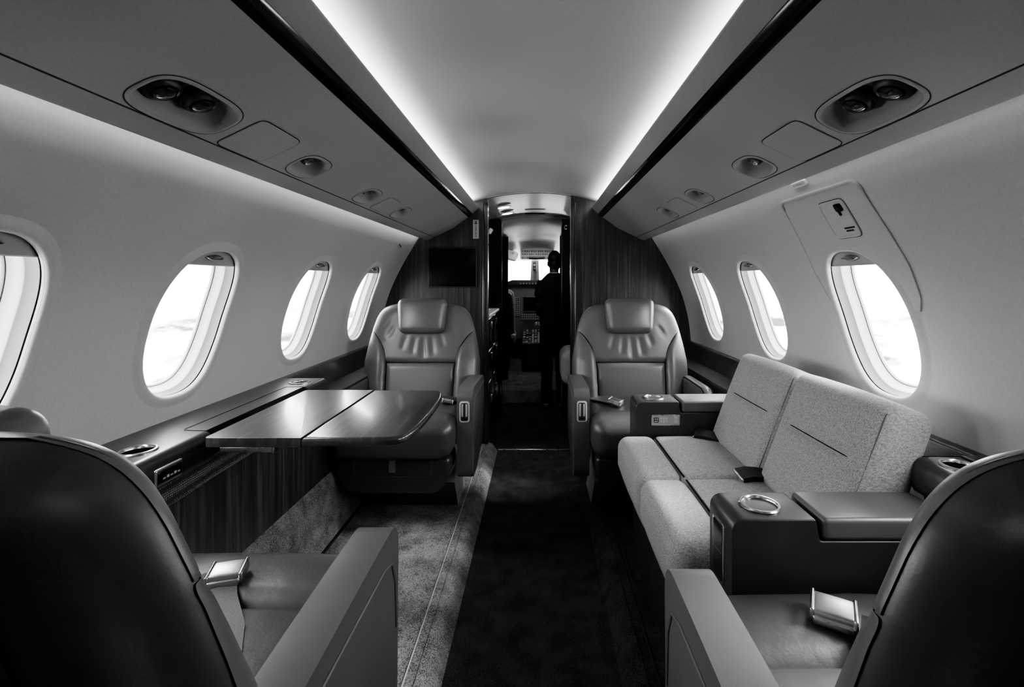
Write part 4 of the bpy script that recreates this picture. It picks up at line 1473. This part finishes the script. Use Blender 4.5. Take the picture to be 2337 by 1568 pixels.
jk.add(loft([((0, -.002, .622), .112, .078), ((0, -.002, .66), .112, .077), ((0, -.002, .74), .105, .072), ((0, -.004, .82), .113, .074), ((0, -.006, .90), .112, .075), ((0, -.006, .95), .108, .066), ((0, -.003, .985), .075, .052), ((0, .002, 1.012), .045, .042)]))
for s in (-1, 1):
    jk.add(tube([(s * .090, -.004, .952), (s * .104, -.008, .90), (s * .116, -.012, .84), (s * .122, -.014, .770), (s * .108, .025, .712), (s * .080, .088, .703)], [.034, .038, .036, .033, .030, .025], 14))
fuse('jacket', jk, 'suit', pe, .006, 4)
tr = MB()
tr.add(loft([((0, 0, .56), .102, .070), ((0, 0, .66), .102, .070)]))
for s in (-1, 1):
    tr.add(tube([(s * .048, 0, .60), (s * .052, .003, .45), (s * .055, .004, .32), (s * .057, .0, .16), (s * .058, -.002, .035)], [.064, .058, .050, .043, .041], 16))
fuse('trousers', tr, 'trousers', pe, .006, 4)
hr = MB()
hr.add(ell((.004, .018, 1.112), (.053, .060, .072)))
hr.add(ell((.004, .0, 1.075), (.047, .045, .045)))
fuse('hair', hr, 'hair', pe, .005, 3)
mk('shirt_collar', loft([((0, .000, 1.004), .043, .041), ((0, .003, 1.016), .0385, .0385)]), 'shirt', pe)
for s in (-1, 1):
    mk('shoe', pillow((s * .058, .035, .020), (.033, .085, .020), .018, (0, 0, .008), 4, 4), 'shoe', pe)

# ------------------------------------------------------------------ lights
def area(name, loc, sx, sy, power, rot):
    l = bpy.data.lights.new(name, 'AREA')
    l.shape = 'RECTANGLE'
    l.size, l.size_y = sx * SCALE, sy * SCALE
    l.energy = power
    o = bpy.data.objects.new(name, l)
    COL.objects.link(o)
    o.location = loc
    o.rotation_euler = rot
    return o


COVE, WASH = 5.0, 1.7
for side in (-1, 1):
    # cove strip behind the fascia, throwing light up on the vault
    o = area('cove_light', (side * .338, 1.22, 1.3555), .016, 2.66, COVE, (0, 0, 0))
    o.rotation_euler = (PI, side * .35, 0)
    # wall-wash strip hidden above the lip
    o = area('wash_light', (side * .628, 1.25, 1.228), .012, 2.7, WASH, (0, 0, 0))
    o.rotation_euler = (0, -side * .35, 0)
area('cockpit_fill', (.0, 4.6, 1.26), .5, .3, 1.3, (.2, 0, 0))  # unseen fill, added to brighten the cockpit interior
lw_ = area('lobby_fill', (.46, 2.95, .95), .2, .3, 1.1, (0, 0, 0))  # added fill hidden behind the right partition, lifts the lobby ceiling
lw_.rotation_euler = Vector((-.62, .12, .5)).to_track_quat('-Z', 'Y').to_euler()
area('lobby_light', (0, 3.05, 1.40), .10, .10, 0.6, (0, 0, 0))
sun = bpy.data.lights.new('sun', 'SUN')
sun.energy = 8.0
sun.angle = math.radians(16)
so_ = bpy.data.objects.new('sun', sun)
COL.objects.link(so_)
so_.rotation_euler = Vector((-.80, -.08, -.60)).to_track_quat('-Z', 'Y').to_euler()
# portals guide the sky light through the openings
for side in (-1, 1):
    W = walls[side]
    for yc in WINY[side]:
        t = W.t_at_z(.855)
        p = Vector(W.P(yc, t, .085))
        n = W.nrm(t)
        o = area('window_portal', p, .26, .38, 1, (0, 0, 0))
        o.data.cycles.is_portal = True
        o.rotation_euler = Vector((-side * n.x, 0, -n.y)).to_track_quat('-Z', 'Y').to_euler()

# ------------------------------------------------------------------ sky and cloud deck
w = bpy.data.worlds.new('sky')
sc.world = w
w.use_nodes = True
nt = w.node_tree
nt.nodes.clear()
out = nt.nodes.new('ShaderNodeOutputWorld')
bg = nt.nodes.new('ShaderNodeBackground')
tc = nt.nodes.new('ShaderNodeTexCoord')
sep = nt.nodes.new('ShaderNodeSeparateXYZ')
nt.links.new(tc.outputs['Generated'], sep.inputs[0])
def math_node(op, a=None, b=None, va=None, vb=None):
    m = nt.nodes.new('ShaderNodeMath')
    m.operation = op
    if a is not None: nt.links.new(a, m.inputs[0])
    if b is not None: nt.links.new(b, m.inputs[1])
    if va is not None: m.inputs[0].default_value = va
    if vb is not None: m.inputs[1].default_value = vb
    return m.outputs[0]
zz = math_node('ADD', math_node('ABSOLUTE', sep.outputs[2]), vb=.20)
comb = nt.nodes.new('ShaderNodeCombineXYZ')
nt.links.new(math_node('DIVIDE', sep.outputs[0], zz), comb.inputs[0])
nt.links.new(math_node('DIVIDE', sep.outputs[1], zz), comb.inputs[1])
n1 = noise(nt, comb.outputs[0], 2.6, 7, .58)
cl = ramp(nt, n1, [(.40, .07), (.60, 1.0)])
mr = nt.nodes.new('ShaderNodeMapRange')
mr.inputs[1].default_value = .0
mr.inputs[2].default_value = -.07
mr.inputs[3].default_value = 0
mr.inputs[4].default_value = 1
nt.links.new(sep.outputs[2], mr.inputs[0])
mix = nt.nodes.new('ShaderNodeMix')
mix.data_type = 'RGBA'
nt.links.new(mr.outputs[0], mix.inputs[0])
mix.inputs[6].default_value = (1, 1, 1, 1)
nt.links.new(cl, mix.inputs[7])
nt.links.new(mix.outputs[2], bg.inputs[0])
bg.inputs[1].default_value = 11.0
nt.links.new(bg.outputs[0], out.inputs[0])

# ------------------------------------------------------------------ camera, scale, view
cam = bpy.data.cameras.new('camera')
cam.sensor_width = 36
cam.sensor_fit = 'HORIZONTAL'
cam.lens = F / 2337 * 36
cam.shift_x = (1168.5 - VX) / 2337
cam.shift_y = (VY - 784.0) / 2337
cam.clip_start = .01
co = bpy.data.objects.new('camera', cam)
COL.objects.link(co)
co.location = (CX, 0, CZ)
co.rotation_euler = (PI / 2, 0, 0)
sc.camera = co
for o in list(sc.objects):
    if o.parent is None:
        o.location = Vector(o.location) * SCALE
        if o.type not in ('CAMERA', 'LIGHT'):
            o.scale = (SCALE,) * 3
sc.view_settings.view_transform = 'AgX'
sc.view_settings.look = 'AgX - Medium High Contrast'
sc.view_settings.exposure = 0.78
try:
    sc.cycles.use_denoising = True
    sc.cycles.denoiser = 'OPENIMAGEDENOISE'
    sc.cycles.max_bounces = 8
    sc.cycles.use_adaptive_sampling = True
    sc.cycles.adaptive_threshold = 0.05
    sc.cycles.adaptive_min_samples = 16
    sc.cycles.diffuse_bounces = 4
    sc.cycles.transparent_max_bounces = 8
    sc.cycles.caustics_reflective = False
    sc.cycles.caustics_refractive = False
except Exception:
    pass
